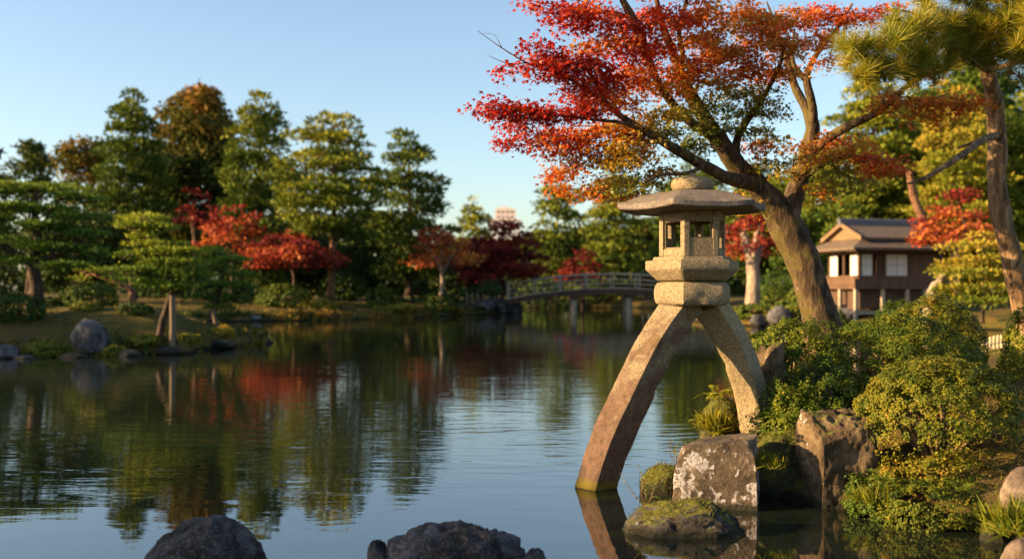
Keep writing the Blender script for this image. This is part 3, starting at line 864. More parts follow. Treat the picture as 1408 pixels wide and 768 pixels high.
niwaki('layered_pine', 'small sunlit pine with gold pads tucked behind the wide layered pine', [
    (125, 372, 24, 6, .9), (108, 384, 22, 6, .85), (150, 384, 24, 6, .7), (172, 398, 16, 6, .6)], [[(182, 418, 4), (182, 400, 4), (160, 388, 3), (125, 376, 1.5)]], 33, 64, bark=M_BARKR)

# ------------------------------------------------------------------ left bank: shrubs, stones, props
M_SHRUB_D = leaf_mat("dark_shrub_leaves", [(0, (.025, .055, .012)), (.5, (.065, .10, .015)), (1, (.21, .18, .022))], .12, .6, .08)
def far_shrub(label, px, py_top, w, Y, seed, tint=.3, mat=None, base=None, name='shrub', h=None, leaf=None):
    x = (px - 704) / FPX * Y; zb = g1(x, Y) - .06; zt = CAM_H + (HOR - py_top) / FPX * Y
    if zt < zb + .25: zt = zb + .25
    r = m(w / 2, Y); lf = leaf or max(.05, Y * .0024)
    return shrub(name, label, x, Y, zb, zt, r, r * .9, seed, mat or M_SHRUB_D, lf, 2.6 / lf ** 2 * 1.5, lump=.05, tint=tint, stems=3, leafshape=DIAMOND, low=-.6)
far_shrub('big dark clipped dome at the left edge of the pond bank', 20, 403, 78, 27.5, 71, .15)
far_shrub('dark clipped shrub with a gold tinged top behind the grey standing stone', 122, 388, 76, 31, 72, .4)
far_shrub('dark round shrub under the stepped layered pine', 186, 417, 46, 28.5, 73, .15)
far_shrub('low yellow green mound on the grass above the grey standing stone', 118, 421, 40, 28.6, 74, .75)
far_shrub('low dark hedge mound beside the thick trunk of the wide layered pine', 66, 412, 60, 30.8, 75, .15)
far_shrub('bright green tuft at the waterline beside the prop post', 258, 458, 34, 27.2, 76, .9)
far_shrub('golden tuft on the tip of the left bank beside dark water', 306, 456, 30, 29.6, 77, 1.0, mat=M_GOLD)
far_shrub('low olive mound at the waterline left of the prop post', 198, 470, 46, 26.6, 78, .8)
far_shrub('low mossy tuft at the waterline right of the grey standing stone', 158, 474, 40, 26.1, 79, .8)
far_shrub('low mossy tuft at the waterline left of the grey standing stone', 62, 468, 60, 25.6, 80, .7)
M_ROCKG = rock_mat("grey_rock", (.03, .028, .032), (.095, .09, .098), (.22, .21, .215), .25, moss=.25, sc=2.2)
M_ROCKD = rock_mat("dark_rock", (.010, .009, .008), (.035, .032, .028), (.09, .08, .07), .1, moss=.5, sc=2.2)
def far_rock(label, px, top, bot, w, Y, seed, mat=M_ROCKD, **kw):
    x = (px - 704) / FPX * Y
    zt = CAM_H + (HOR - top) / FPX * Y; zb = CAM_H + (HOR - bot) / FPX * Y - .15
    return rock("rock", label, x, Y, zb, zt, m(w, Y), m(w, Y) * .8, seed, mat, sub=4, **kw)[0]
far_rock('upright grey stone standing on the grass of the left bank', 124, 437, 485, 52, 26.2, 81, M_ROCKG, planes=16, blocky=.22, rough=.12)
far_rock('grey stone cut off by the left edge at the waterline', 6, 473, 492, 44, 25.0, 82, M_ROCKG)
far_rock('flat grey stone lying in the water below the left edge stone', 34, 487, 494, 40, 24.9, 83, M_ROCKG)
far_rock('flat dark stone at the waterline under the prop post', 232, 474, 483, 40, 26.6, 84)
far_rock('dark stone at the waterline left of the flat dark stone', 178, 480, 489, 34, 25.7, 85)
far_rock('dark stone below the golden tuft on the tip of the left bank', 304, 466, 473, 40, 29.3, 86)
far_rock('dark edging stone at the waterline below the grey standing stone', 100, 484, 491, 40, 25.3, 87)
far_rock('pale stone in the shade between the two leaning pine trunks', 222, 436, 450, 22, 29.6, 88, M_ROCKG)
far_rock('small pale stone on the far waterline left of the clipped dome shrub', 348, 430, 441, 34, 56.0, 89, M_ROCKG)
far_rock('dark edging stone below the clipped dome shrub on the far bank', 400, 431, 442, 40, 57.6, 90)
far_rock('dark edging stone on the far waterline below the bare pine trunk', 462, 430, 440, 50, 59.5, 91)
far_rock('dark edging stone on the far waterline below the small round shrub', 590, 427, 435, 50, 67.0, 92)
M_WOOD = flat_mat("weathered_wood", (.13, .095, .065), .85, .4, 6, (1, 1, .15), .4)
M_WOODG = flat_mat("grey_wood", (.33, .27, .20), .85, .35, 5, (.3, 1, 1), .4)
M_WOODD = flat_mat("dark_wood", (.075, .042, .026), .7, .4, 5, (1, 1, .2), .4)
def prop(label, px, top, bot, Y, r, seed, lean=0.0):
    a = at(px, bot, Y); t = at(px + lean, top, Y); a[2] = min(a[2], g1(a[0], a[1])) - .1
    mb = MB(); mb.tube([a, (a + t) / 2 + np.array([.01, 0, 0]), t], [r, r * .95, r * .9], 10)
    tag(mb.build("prop_post", M_WOOD, None, smooth=False, loc=a), label, "post")
prop('pale upright wooden post propping the stepped layered pine', 237, 406, 472, 26.6, .085, 1)
prop('grey leaning post in the water propping the dark spreading pine', 299, 424, 458, 30.2, .07, 2, -6)

# far bank shrubs
for (lb, px, tp, w, Y, sd, ti) in (
    ('clipped dome shrub on the far bank below the wide red maple', 391, 391, 74, 59.8, 101, .45),
    ('small dark shrub on the far bank left of the small round shrub', 526, 392, 46, 64, 102, .3),
    ('small round dark green shrub on the far bank under the orange maple', 604, 399, 48, 67.5, 103, .3),
    ('dark shrub on the far bank behind the bridge fence', 645, 396, 40, 81, 104, .3),
    ('dark bush behind the leaning trunks of the dark tiered pine', 560, 366, 60, 73, 105, .2),
    ('dark bush in shade behind the bare trunk of the golden green pine', 470, 374, 66, 70, 106, .2),
    ('dark bush in the shade left of the clipped dome shrub', 345, 396, 50, 64, 107, .15),
    ('low golden tuft on the far bank slope right of the bare pine trunk', 440, 412, 50, 60, 108, .95),
    ('low golden tuft at the far waterline below the small dark shrub', 540, 418, 60, 63.5, 109, .9),
    ('green bush low on the far bank beyond the footbridge piers', 830, 385, 80, 104.5, 110, .4),
    ('dark bush beyond the footbridge left of its first pier', 745, 384, 70, 101, 111, .2),
    ('dark bush in shade under the dark red maple by the bridge fence', 676, 388, 70, 83, 112, .15),
    ('clipped mound on the right bank beside the pale forked maple trunk', 1066, 391, 56, 52, 113, .45),
    ('clipped mound on the right bank nearest the teahouse stilts', 1106, 394, 52, 49.5, 114, .5),
    ('mossy mound at the waterline below the pale forked maple trunk', 1038, 418, 60, 48.6, 115, .6),
    ('olive mound at the waterline left of the teahouse', 1090, 412, 54, 47.4, 116, .65),
    ('olive mound hiding the foot of the teahouse stilts at their left', 1140, 418, 50, 44.9, 121, .5),
    ('dark mound hiding the foot of the teahouse stilts in the middle', 1236, 412, 70, 44.2, 122, .35),
    ('dark bush behind the clipped mounds of the right bank', 1080, 372, 90, 56, 117, .2)):
    far_shrub(lb, px, tp, w, Y, sd, ti)
far_rock('grey stone at the waterline of the right bank between the mounds', 1072, 420, 446, 36, 46.8, 118, M_ROCKG)
far_rock('small grey stone at the waterline below the pale forked maple trunk', 1042, 432, 447, 22, 47.0, 119, M_ROCKG)

# trees on the left bank beyond the left edge of the view; they shade the water and the lower bank
def side_tree(x, y, zt, R, seed):
    rng = np.random.default_rng(seed); zb = g1(x, y) - .1
    root = thing('broadleaf_tree', 'dense evergreen on the left bank beyond the left edge of the view', 'tree', (x, y, zb), 'evergreens beyond the left edge')
    pads = pads_round(x, y, zb + .2, zt, R, 44, rng, .15, .1, .40)
    build_tree(root, [([(x, y, zb, .2), (x, y, zb + (zt - zb) * .5, .12)], None)], pads, M_BROAD, M_BARK, rng, .26, 22, 'leaf', step=.4)
for i, (x, y, zt, R) in enumerate(((-24.5, 24.5, 4.5, 2.5), (-25, 30.5, 4.6, 2.6), (-27, 37, 5.6, 3.0), (-16.5, 2.0, 5.0, 2.6), (-17.5, 5.8, 5.1, 2.6))):
    side_tree(x, y, zt, R, 150 + i)

def far_wood():
    rng = np.random.default_rng(171); pads = []
    for k in range(420):
        px = rng.uniform(-90, 1500); Y = rng.uniform(122, 150)
        top = 345 if 560 < px < 760 else (318 if px < 900 else 300)
        py = rng.uniform(top, 412); c = at(px, py, Y); r = rng.uniform(1.6, 3.2)
        pads.append((*c, r, r, r * .8, .12 + .1 * rng.normal()))
    C, T, NRM = crown_points(pads, 7.0, rng); N = len(C)
    S_ = .75 * rng.uniform(.6, 1.3, N)
    o = cards("far_wood", DIAMOND, C, rand_frames(N, rng, .5), np.stack([S_ * .8, S_, S_], 1), M_BROAD, None, T)
    tag(o, "dark wood closing off the far bank behind all the trees", "wood", kind="stuff")
far_wood()

def shore_grass():
    rng = np.random.default_rng(23); C = []
    x = rng.uniform(-20, 14, 260000); y = rng.uniform(24, 84, 260000)
    k = (np.abs(x / y) < .56); x, y = x[k], y[k]
    d = pond_sd(x, y); q = np.stack([x, y, 0 * x], 1)
    k = (d > -.08) & (d < 7) & (rng.random(len(x)) < (np.exp(-np.maximum(d, 0) / .5) + .35 * np.clip(.3 + vnoise(q * .5), 0, 1))) & ~((x > 0) & (y < 60))
    x, y, d, q = x[k], y[k], d[k], q[k]; n = len(x)
    C = np.stack([x, y, gh(x, y) - .02], 1)
    dd = rng.normal(0, .5, (n, 3)) + np.array([0, 0, .9]); S = (.10 + .16 * np.exp(-np.maximum(d, 0) / .5)) * rng.uniform(.5, 1.5, n) * (1 + .7 * vnoise(q * .7 + 4)) * (.6 + y / 90)
    o = cards("bank_grass", DIAMOND, C, frames_dir(dd, rng), np.stack([S * .4, S, S], 1), M_BROAD, None, np.clip(.40 + .45 * vnoise(q * .45 + 8) + rng.normal(0, .15, n), 0, 1))
    tag(o, "rough brown and green grass along the far and left banks", "grass", kind="stuff")
shore_grass()
# ------------------------------------------------------------------ footbridge
def build_bridge():
    Y0 = 75.0; xa = at(699, 400, Y0)[0]; xb = xa + 15.6; hw = 1.15
    z = lambda x: 1.18 + .78 * (1 - ((x - (xa + xb) / 2) / ((xb - xa) / 2)) ** 2)
    root = thing("footbridge", "low arched wooden footbridge with railings across the pond", "bridge", (xa, Y0, 1.0))
    xs = np.linspace(xa, xb, 40)
    mb = MB()
    for i in range(len(xs) - 1):
        x0, x1 = xs[i], xs[i + 1] - .02
        V = [(x, Y0 + s * (hw + .08), z(x) + dz) for dz in (-.10, 0) for x, s in ((x0, -1), (x1, -1), (x1, 1), (x0, 1))]
        mb.add(V, [(3, 2, 1, 0), (4, 5, 6, 7), (0, 1, 5, 4), (1, 2, 6, 5), (2, 3, 7, 6), (3, 0, 4, 7)])
    mb.build("deck", M_WOODG, root)
    for s in (-1, 1):
        mb = MB()
        for i in range(len(xs) - 1):
            x0, x1 = xs[i], xs[i + 1]
            V = []
            for x in (x0, x1):
                for dy, dz in ((-.1, -.50), (.1, -.50), (.1, -.103), (-.1, -.103)): V.append((x, Y0 + s * hw + dy, z(x) + dz))
            mb.add(V, [(0, 1, 5, 4), (1, 2, 6, 5), (2, 3, 7, 6), (3, 0, 4, 7)])
        mb.build("beam", M_WOODD, root)
        for h, r in ((.98, .075), (.60, .055), (.28, .055)):
            V, F = tube_rings([np.array([x, Y0 + s * hw, z(x) + h]) for x in xs], [r] * len(xs), 8)
            mesh_obj("rail", np.array(V), M_WOODG, root, F=F, smooth=True)
        for k in range(9):
            x = xa + (xb - xa) * k / 8; end = k in (0, 8)
            mb = MB(); w = .20 if end else .11; h = 1.28 if end else 1.06
            mb.box((x, Y0 + s * hw, z(x) + h / 2 - .1), (w, w, h + .2)); mb.box((x, Y0 + s * hw, z(x) + h + .03), (w * 1.35, w * 1.35, .055), taper=.7)
            mb.build("post", M_WOODG, root)
    for k, x in enumerate((at(788, 400, Y0)[0], at(863, 400, Y0)[0], at(938, 400, Y0)[0])):
        mb = MB(); mb.box((x, Y0, z(x) - .62), (.34, 2 * hw + .5, .24)); mb.build("crossbeam", M_WOODD, root)
        for s in (-1, 1):
            mb = MB(); mb.tube([np.array([x, Y0 + s * hw * .85, -.6]), np.array([x, Y0 + s * hw * .85, z(x) - .72])], .24, 14); mb.build("pier", M_WOODG, root, smooth=False)
build_bridge()

def build_fence(label, p0, p1, n, h, w, mat, name="fence", rails=(.75, .35), cat="fence"):
    p0 = np.array(p0, float); p1 = np.array(p1, float); c = (p0 + p1) / 2
    root = thing(name, label, cat, (p0[0], p0[1], g1(p0[0], p0[1])))
    for i in range(n):
        p = p0 + (p1 - p0) * i / (n - 1); zb = g1(p[0], p[1])
        mb = MB(); mb.box((p[0], p[1], zb + h / 2 - .1), (w, w, h + .2)); mb.box((p[0], p[1], zb + h + w * .25), (w * 1.1, w * 1.1, w * .5), taper=.3); mb.build("post", mat, root)
    for r in rails:
        a = np.array([*p0, g1(*p0) + h * r]); b = np.array([*p1, g1(*p1) + h * r])
        mb = MB(); mb.tube([a, b], w * .32, 6); mb.build("rail", mat, root)
build_fence('weathered wooden fence leading to the left end of the footbridge', at(642, 400, 75.5)[:2], at(694, 400, 77.2)[:2], 8, .85, .13, M_WOODG)
M_PICK = flat_mat("pale_bamboo", (.55, .45, .28), .6, .2, 12, (1, 1, .3), .1)
build_fence('low pale bamboo picket edging on the grass behind the clipped shrubs', at(1346, 400, 17)[:2], at(1392, 400, 17.6)[:2], 10, .22, .03, M_PICK, name="picket_fence", rails=(.6,))

# stone abutment of the bridge
for i, (px, tp, bt, w, lb) in enumerate(((668, 410, 431, 30, 'grey stone of the bridge landing farthest from the bridge'), (690, 408, 432, 30, 'grey stone of the bridge landing next to the end post'), (708, 414, 433, 22, 'dark stone at the waterline under the left end of the bridge'))):
    far_rock(lb, px, tp, bt, w, 75.2 if i else 73.5, 160 + i, M_ROCKG, planes=16)

# ------------------------------------------------------------------ teahouse
def build_teahouse():
    Y0 = 46.0; P0 = at(1181, 400, Y0); a = rad(15)
    u = np.array([math.cos(a), math.sin(a), 0]); v = np.array([-math.sin(a), math.cos(a), 0])
    O = np.array([P0[0], P0[1], 0.0]); W, D = 4.4, 2.5
    def L(x, y, z): return O + u * x + v * y + np.array([0, 0, z])
    R = Matrix.Rotation(a, 3, 'Z')
    zf, zw = 1.92, 3.60
    root = thing("teahouse", "wooden teahouse on stilts with white paper screens and a grey hip and gable roof", "teahouse", (O[0], O[1], g1(O[0], O[1])))
    M_SHAKE = flat_mat("roof_shingles", (.115, .085, .06), .8, .35, 4, (1, 1, 3), .5)
    M_RIDGE = flat_mat("ridge_tiles", (.10, .10, .115), .6, .2, 6)
    M_PAPER = flat_mat("paper_screen", (.62, .59, .56), .8, .04, 3, bstr=0)
    M_TIMB = flat_mat("brown_timber", (.10, .055, .03), .7, .35, 6, (1, 1, .15), .3)
    M_GABLE = flat_mat("pale_timber", (.17, .105, .055), .7, .25, 6, (1, .2, 1), .3)
    def bx(mb, x0, x1, y0, y1, z0, z1):
        c = L((x0 + x1) / 2, (y0 + y1) / 2, (z0 + z1) / 2); mb.box(c, (abs(x1 - x0), abs(y1 - y0), abs(z1 - z0)), R)
    # walls: back wall, boarded right part, lintel bands, dado
    mb = MB()
    bx(mb, 0, W, D - .08, D, zf, zw); bx(mb, 2.72, W - .05, .0, .08, zf, zw - .2); bx(mb, W - .08, W, .08, D - .08, zf, zw)
    bx(mb, .12, W - .05, .0, .08, zw - .19, zw); bx(mb, 0.0, .08, .13, D - .09, zw - .19, zw); bx(mb, .12, 2.7, .01, .07, zf, zf + .45); bx(mb, .01, .07, .13, D - .09, zf, zf + .45)
    mb.build("wall", M_TIMB, root)
    for x, y in ((0, 0), (.95, 0), (1.32, 0), (2.66, 0), (W - .1, -.005), (0, D - .1), (0, 1.18)):
        mb = MB(); bx(mb, x, x + .115, y - .02, y + .115, zf, zw - .004); mb.build("post", M_WOODD, root)
    def screen(x0, x1, y0, y1):
        mb = MB(); bx(mb, x0, x1, y0, y1, zf + .46, zw - .2); o = mb.build("paper_screen", M_PAPER, root)
        fr = MB(); t = .03
        if abs(x1 - x0) > abs(y1 - y0):
            n = max(2, int((x1 - x0) / .42) + 1)
            for k in range(n):
                xx = x0 + (x1 - x0 - t) * k / (n - 1); bx(fr, xx, xx + t, y0 - .012, y0 + .005, zf + .46, zw - .2)
        else:
            n = 3
            for k in range(n):
                yy = y0 + (y1 - y0 - t) * k / (n - 1); bx(fr, x0 - .012, x0 + .005, yy, yy + t, zf + .46, zw - .2)
        for zq in (zf + .46, zf + .95, zw - .225):
            if abs(x1 - x0) > abs(y1 - y0): bx(fr, x0, x1, y0 - .016, y0 + .008, zq, zq + .025)
            else: bx(fr, x0 - .016, x0 + .008, y0, y1, zq, zq + .025)
        fr.build("frame", M_WOODG, o)
    screen(.14, .74, .03, .06); screen(1.46, 2.62, .03, .06)
    screen(.03, .06, .14, .72); screen(.03, .06, 1.75, D - .12)
    mb = MB(); bx(mb, 1.06, 1.32, .05, .09, zf + .1, zw - .2); mb.build("door", M_TIMB, root)
    # veranda with railing
    ov = .62
    mb = MB(); bx(mb, -ov, W * .74, -ov, -.022, zf - .14, zf); bx(mb, -ov, -.005, -.021, D + .1, zf - .14, zf); bx(mb, 0, W, 0, D, zf - .16, zf - .003)
    mb.build("veranda", M_TIMB, root)
    mb = MB(); bx(mb, -ov, W * .74, -ov + .02, -ov + .07, zf + .02, zf + .34); bx(mb, -ov + .02, -ov + .07, -ov + .08, D + .1, zf + .02, zf + .34); mb.build("balustrade", M_TIMB, root)
    mb = MB(); bx(mb, -ov - .05, W * .74 + .05, -ov, -ov + .09, zf + .40, zf + .47); bx(mb, -ov, -ov + .09, -ov + .1, D + .1, zf + .40, zf + .47); mb.build("handrail", M_TIMB, root)
    mb = MB(); bx(mb, -.1, W - .1, -.2, -.1, .86, zf - .17); bx(mb, -.2, -.1, -.09, D, .86, zf - .17); mb.build("skirt_boards", M_WOODD, root)
    for x in (-ov + .1, .9, 2.2, W * .74 - .1):
        mb = MB(); bx(mb, x - .07, x + .07, -ov + .03, -ov + .17, -.4, zf - .145); mb.build("stilt", M_WOODG, root)
    for y in (.7, D):
        mb = MB(); bx(mb, -ov + .03, -ov + .17, y - .07, y + .07, -.4, zf - .145); mb.build("stilt", M_WOODG, root)
    mb = MB(); bx(mb, -ov + .18, W * .74 - .18, -ov + .06, -ov + .14, .62, .78); mb.build("tie_beam", M_WOODG, root)
    # roof: skirt all round, gable roof above
    e = .82; ze = zw - .04; zs = ze + .62; s = .28
    mb = MB()
    o_ = [(-e, -e), (W + .7, -e), (W + .7, D + e), (-e, D + e)]; i_ = [(s, s * .6), (W - s, s * .6), (W - s, D - s * .6), (s, D - s * .6)]
    V = [L(x, y, ze) for x, y in o_] + [L(x, y, ze + .11) for x, y in o_] + [L(x, y, zs) for x, y in i_] + [L(x, y, zs - .1) for x, y in i_]
    F = []
    for k in range(4):
        k2 = (k + 1) % 4
        F += [(k, k2, 4 + k2, 4 + k), (4 + k, 4 + k2, 8 + k2, 8 + k), (k2, k, 12 + k, 12 + k2)]
    F.append((8, 9, 10, 11))
    mb.add(V, F); rf = mb.build("roof", M_SHAKE, root)
    zr = 4.86; g0 = -.12; g1_ = W - .1; yf, yb = -.32, D + .32; zg = zs - .02
    mb = MB(); ym = D / 2
    for x_ in (0,):
        A = [L(g0, yf, zg), L(g1_, yf, zg), L(g1_, ym, zr), L(g0, ym, zr)]; A2 = [p + np.array([0, 0, -.12]) for p in A]
        B = [L(g0, yb, zg), L(g1_, yb, zg), L(g1_, ym, zr), L(g0, ym, zr)]; B2 = [p + np.array([0, 0, -.12]) for p in B]
        for q, r in ((A, A2), (B, B2)):
            mb.add(q + r, [(0, 1, 2, 3), (7, 6, 5, 4), (0, 4, 5, 1), (1, 5, 6, 2), (3, 2, 6, 7), (0, 3, 7, 4)])
    mb.build("upper_roof", M_SHAKE, rf)
    mb = MB(); bx(mb, g0 - .1, g1_ + .05, ym - .14, ym + .14, zr - .06, zr + .14); mb.tube([L(g0 - .14, ym, zr + .17), L(g1_ + .08, ym, zr + .17)], .1, 10); mb.build("ridge", M_RIDGE, rf)
    mb = MB()
    for y_ in (yf, yb):
        sg = 1 if y_ == yf else -1
        q = [L(g0 - .06, y_ - sg * .08, zg - .16), L(g0 - .06, ym, zr - .12), L(g0 - .06, ym, zr + .07), L(g0 - .06, y_ - sg * .08, zg + .05)]
        r = [p + u * .055 for p in q]
        mb.add(q + r, [(0, 1, 2, 3), (7, 6, 5, 4), (0, 4, 5, 1), (1, 5, 6, 2), (2, 6, 7, 3), (3, 7, 4, 0)])
    mb.build("barge_board", M_GABLE, rf)
    mb = MB(); q = [L(g0 + .2, yf + .2, zg - .05), L(g0 + .2, yb - .2, zg - .05), L(g0 + .2, ym, zr - .16)]; r = [p + u * .05 for p in q]
    mb.add(q + r, [(2, 1, 0), (3, 4, 5), (0, 1, 4, 3), (1, 2, 5, 4), (2, 0, 3, 5)]); mb.build("gable", M_GABLE, rf)
    # rafters peeping under the eave
    mb = MB()
    for k in range(24):
        x = -.7 + k * (W + 1.2) / 23; bx(mb, x, x + .05, -e + .04, -.03, ze - .07, ze - .004)
    for k in range(14):
        y = -.6 + k * (D + 1.2) / 13; bx(mb, -e + .04, -.03, y, y + .05, ze - .07, ze - .004)
    mb.build("rafters", M_TIMB, rf)["kind"] = "stuff"
build_teahouse()
far_rock('big rounded foundation stone under the veranda of the teahouse', 1162, 418, 452, 34, 46.6, 171, M_ROCKG)
far_rock('foundation stone under the middle of the teahouse front', 1210, 420, 452, 40, 47.2, 172, M_ROCKG)
def leaning_trunk(label, pts, Y, r, mat, seed):
    P = [np.append(at(px, py, Y), m(r, Y) * k) for px, py, k in pts]
    P[0][2] = min(P[0][2], g1(P[0][0], P[0][1]) - .1)
    c = catmull(P, .25); mb = MB(); mb.tube(list(c[:, :3] + np.random.default_rng(seed).normal(0, .012, (len(c), 3))), list(c[:, 3]), 10)
    tag(mb.build("leaning_trunk", mat, None, smooth=True, loc=P[0][:3]), label, "tree trunk")
leaning_trunk('bare reddish trunk leaning left above the right end of the teahouse roof', [(1302, 400, 1.5), (1285, 345, 1.2), (1268, 300, 1), (1256, 268, .9), (1250, 235, .7)], 50, 6, M_BARKR, 1)
leaning_trunk('short pale trunk leaning right at the corner of the teahouse', [(1272, 424, 1.3), (1280, 404, 1.1), (1292, 388, .9), (1300, 370, .6)], 37, 6, M_BARKP, 2)

# ------------------------------------------------------------------ far apartment block
def build_block():
    Y = 260; M_W = flat_mat("pink_render", (.60, .50, .45), .8, .06, .3, bstr=0); M_W2 = flat_mat("white_render", (.62, .62, .66), .8, .05, .3, bstr=0); M_G = flat_mat("window_glass", (.20, .19, .20), .3, .1, 1, bstr=0)
    a = at(697, 400, Y); root = thing("apartment_building", "distant pinkish apartment tower with a pale lower wing above the dark red maple", "building", (a[0], Y, 1))
    def face_box(name, mat, x0, x1, t, b_, dY, dep):
        A = at(x0, t, Y); B = at(x1, b_, Y); mb = MB(); mb.box(((A[0] + B[0]) / 2, Y + dY + dep / 2, (A[2] + B[2]) / 2), (B[0] - A[0], dep, A[2] - B[2])); return mb.build(name, mat, root)
    face_box("tower", M_W, 681, 709, 287, 400, 0, 6); face_box("roof_room", M_W, 685, 701, 284, 286.9, 1, 3)
    face_box("wing", M_W2, 672, 716, 305, 400, -4, 3.9); face_box("parapet", M_W, 671, 717, 303, 304.9, -4.2, 4.1)
    for r in range(2):
        for k in range(4):
            face_box("window", M_G, 683.5 + k * 6.3, 687 + k * 6.3, 289.5 + r * 7, 293 + r * 7, -.06, .055)
    for k in range(6):
        face_box("window", M_G, 674.5 + k * 7, 679 + k * 7, 308.5, 312.5, -4.06, .055)
build_block()
# ------------------------------------------------------------------ stone lantern
def stone_mat(name, base, dark, stain=None, red=0.0, moss=0.35, lo=.0):
    mt, nt, b = nmat(name)
    v = coords(nt)
    sp = noise(nt, 210, 3, .75, v); sp2 = noise(nt, 75, 5, .7, v); big = noise(nt, 4.5, 7, .68, v, .5); md = noise(nt, 16, 7, .7, v)
    c = ramp(nt, sp.outputs[0], [(.38, dark), (.455, tuple(.55 * x for x in base)), (.53, base), (.64, tuple(min(.7, 1.35 * x) for x in base))]).outputs[0]
    c = mix(nt, .55, c, ramp(nt, sp2.outputs[0], [(.42, (.16, .14, .12)), (.54, (1.15, 1.12, 1.08))]).outputs[0], 'MULTIPLY')
    c = mix(nt, ramp(nt, md.outputs[0], [(.50, (0, 0, 0)), (.66, (.62, .62, .62))]).outputs[0], c, tuple(x * .42 for x in base))
    geo = nt.nodes.new("ShaderNodeNewGeometry"); px = nt.nodes.new("ShaderNodeSeparateXYZ"); nt.links.new(geo.outputs["Position"], px.inputs[0])
    nx = nt.nodes.new("ShaderNodeSeparateXYZ"); nt.links.new(geo.outputs["Normal"], nx.inputs[0])
    if red:
        k = math_(nt, 'ADD', math_(nt, 'MULTIPLY', px.outputs[2], -.25), math_(nt, 'MULTIPLY', big.outputs[0], .9))
        f = ramp(nt, k, [(.06, (0, 0, 0)), (.24, (1, 1, 1))]).outputs[0]
        rc = ramp(nt, md.outputs[0], [(.30, (.030, .015, .011)), (.5, (.080, .042, .030)), (.70, (.16, .09, .065))]).outputs[0]
        c = mix(nt, math_(nt, 'MULTIPLY', f, red), c, mix(nt, .18, rc, c))
        k2 = math_(nt, 'ADD', px.outputs[2], math_(nt, 'MULTIPLY', md.outputs[0], -.10))
        c = mix(nt, ramp(nt, k2, [(.0, (1, 1, 1)), (.05, (0, 0, 0))]).outputs[0], c, (.16, .12, .02))
        c = mix(nt, ramp(nt, px.outputs[2], [(.0, (1, 1, 1)), (.012, (0, 0, 0))]).outputs[0], c, (.03, .024, .012))
    if stain:
        f = ramp(nt, big.outputs[0], [(.46, (0, 0, 0)), (.60, (.85, .85, .85))]).outputs[0]
        c = mix(nt, f, c, mix(nt, .5, stain, c, 'MIX'))
    k = math_(nt, 'ADD', math_(nt, 'MULTIPLY', nx.outputs[2], .25), big.outputs[0])
    c = mix(nt, ramp(nt, k, [(.78 - .2 * moss, (0, 0, 0)), (.92 - .2 * moss, (.55, .55, .55))]).outputs[0], c, (.17, .135, .035))
    nt.links.new(c, b.inputs["Base Color"]); b.inputs["Roughness"].default_value = .9; b.inputs["Specular IOR Level"].default_value = .15
    h = math_(nt, 'ADD', math_(nt, 'MULTIPLY', sp2.outputs[0], .5), math_(nt, 'ADD', math_(nt, 'MULTIPLY', sp.outputs[0], .25), md.outputs[0]))
    nt.links.new(bump(nt, h, .75, .012), b.inputs["Normal"])
    return mt
GRAN = (.33, .265, .165)
M_ST = stone_mat("granite", GRAN, (.06, .05, .04), moss=.5)
M_STROOF = stone_mat("weathered_roof_granite", (.27, .235, .205), (.04, .036, .036), stain=(.065, .052, .062), moss=.2)
M_STLEG = stone_mat("stained_granite", GRAN, (.06, .05, .04), red=1.0, moss=.4)
M_STLEG2 = stone_mat("pale_granite", (.40, .32, .19), (.07, .055, .04), moss=.5)

LC = at(952, 400, 8.75); LX, LY = LC[0], LC[1]
HEX0 = rad(-23.3)
def hexr(th, p=34):
    s = 0
    for k in range(6):
        s = s + np.maximum(np.cos(th - (HEX0 + rad(30) + k * rad(60))), 1e-4) ** p
    return s ** (-1.0 / p) * math.cos(rad(30))       # corner radius -> 1
def hexloft(prof, nseg=96, p=34, uplift=0.0, seed=0, amp=.004, per=5, sub=.03, chip=.010):
    """profile rows (corner radius, z) lofted round the lantern axis; chipped and worn"""
    pr = []
    for (r0, z0), (r1, z1) in zip(prof[:-1], prof[1:]):
        n = max(1, int(math.hypot(r1 - r0, z1 - z0) / sub))
        pr += [(r0 + (r1 - r0) * k / n, z0 + (z1 - z0) * k / n) for k in range(n)]
    pr.append(prof[-1])
    th = HEX0 + np.linspace(0, 2 * math.pi, nseg, endpoint=False)      # every sixth of the ring starts on a corner
    hr = hexr(th, p); V = []
    R = max(q[0] for q in prof)
    for r, z in pr:
        cor = np.clip((hr - .866) / .134, 0, 1)
        zz = z + uplift * cor ** 2 * (r / R) ** 4
        V.append(np.stack([LX + np.sin(th) * hr * r, LY - np.cos(th) * hr * r, zz], 1))
    V = np.vstack(V)
    d = V - np.array([LX, LY, 0]); d[:, 2] = 0; d /= (np.linalg.norm(d, axis=1)[:, None] + 1e-9)
    nz = fbm(V * 9 + seed, 3) * amp
    ch = -np.clip(fbm(V * 6 + seed + 40, 3) - .45, 0, 1) * chip * np.tile(np.clip((hr - .93) / .07, .15, 1), len(pr))
    V = V + d * (nz + ch)[:, None] + np.array([0, 0, 1]) * (fbm(V * 8 + seed + 20, 2) * amp * .7)[:, None]
    n = nseg; F = []
    for i in range(len(pr) - 1):
        for k in range(n):
            k2 = (k + 1) % n; F.append((i * n + k, i * n + k2, (i + 1) * n + k2, (i + 1) * n + k))
    F.append(tuple(range(n))[::-1]); F.append(tuple((len(pr) - 1) * n + k for k in range(n)))
    return V, F
def auto_smooth(o, ang=38):
    me = o.data; me.polygons.foreach_set("use_smooth", np.ones(len(me.polygons), bool))
    me.set_sharp_from_angle(angle=rad(ang)) if hasattr(me, "set_sharp_from_angle") else None

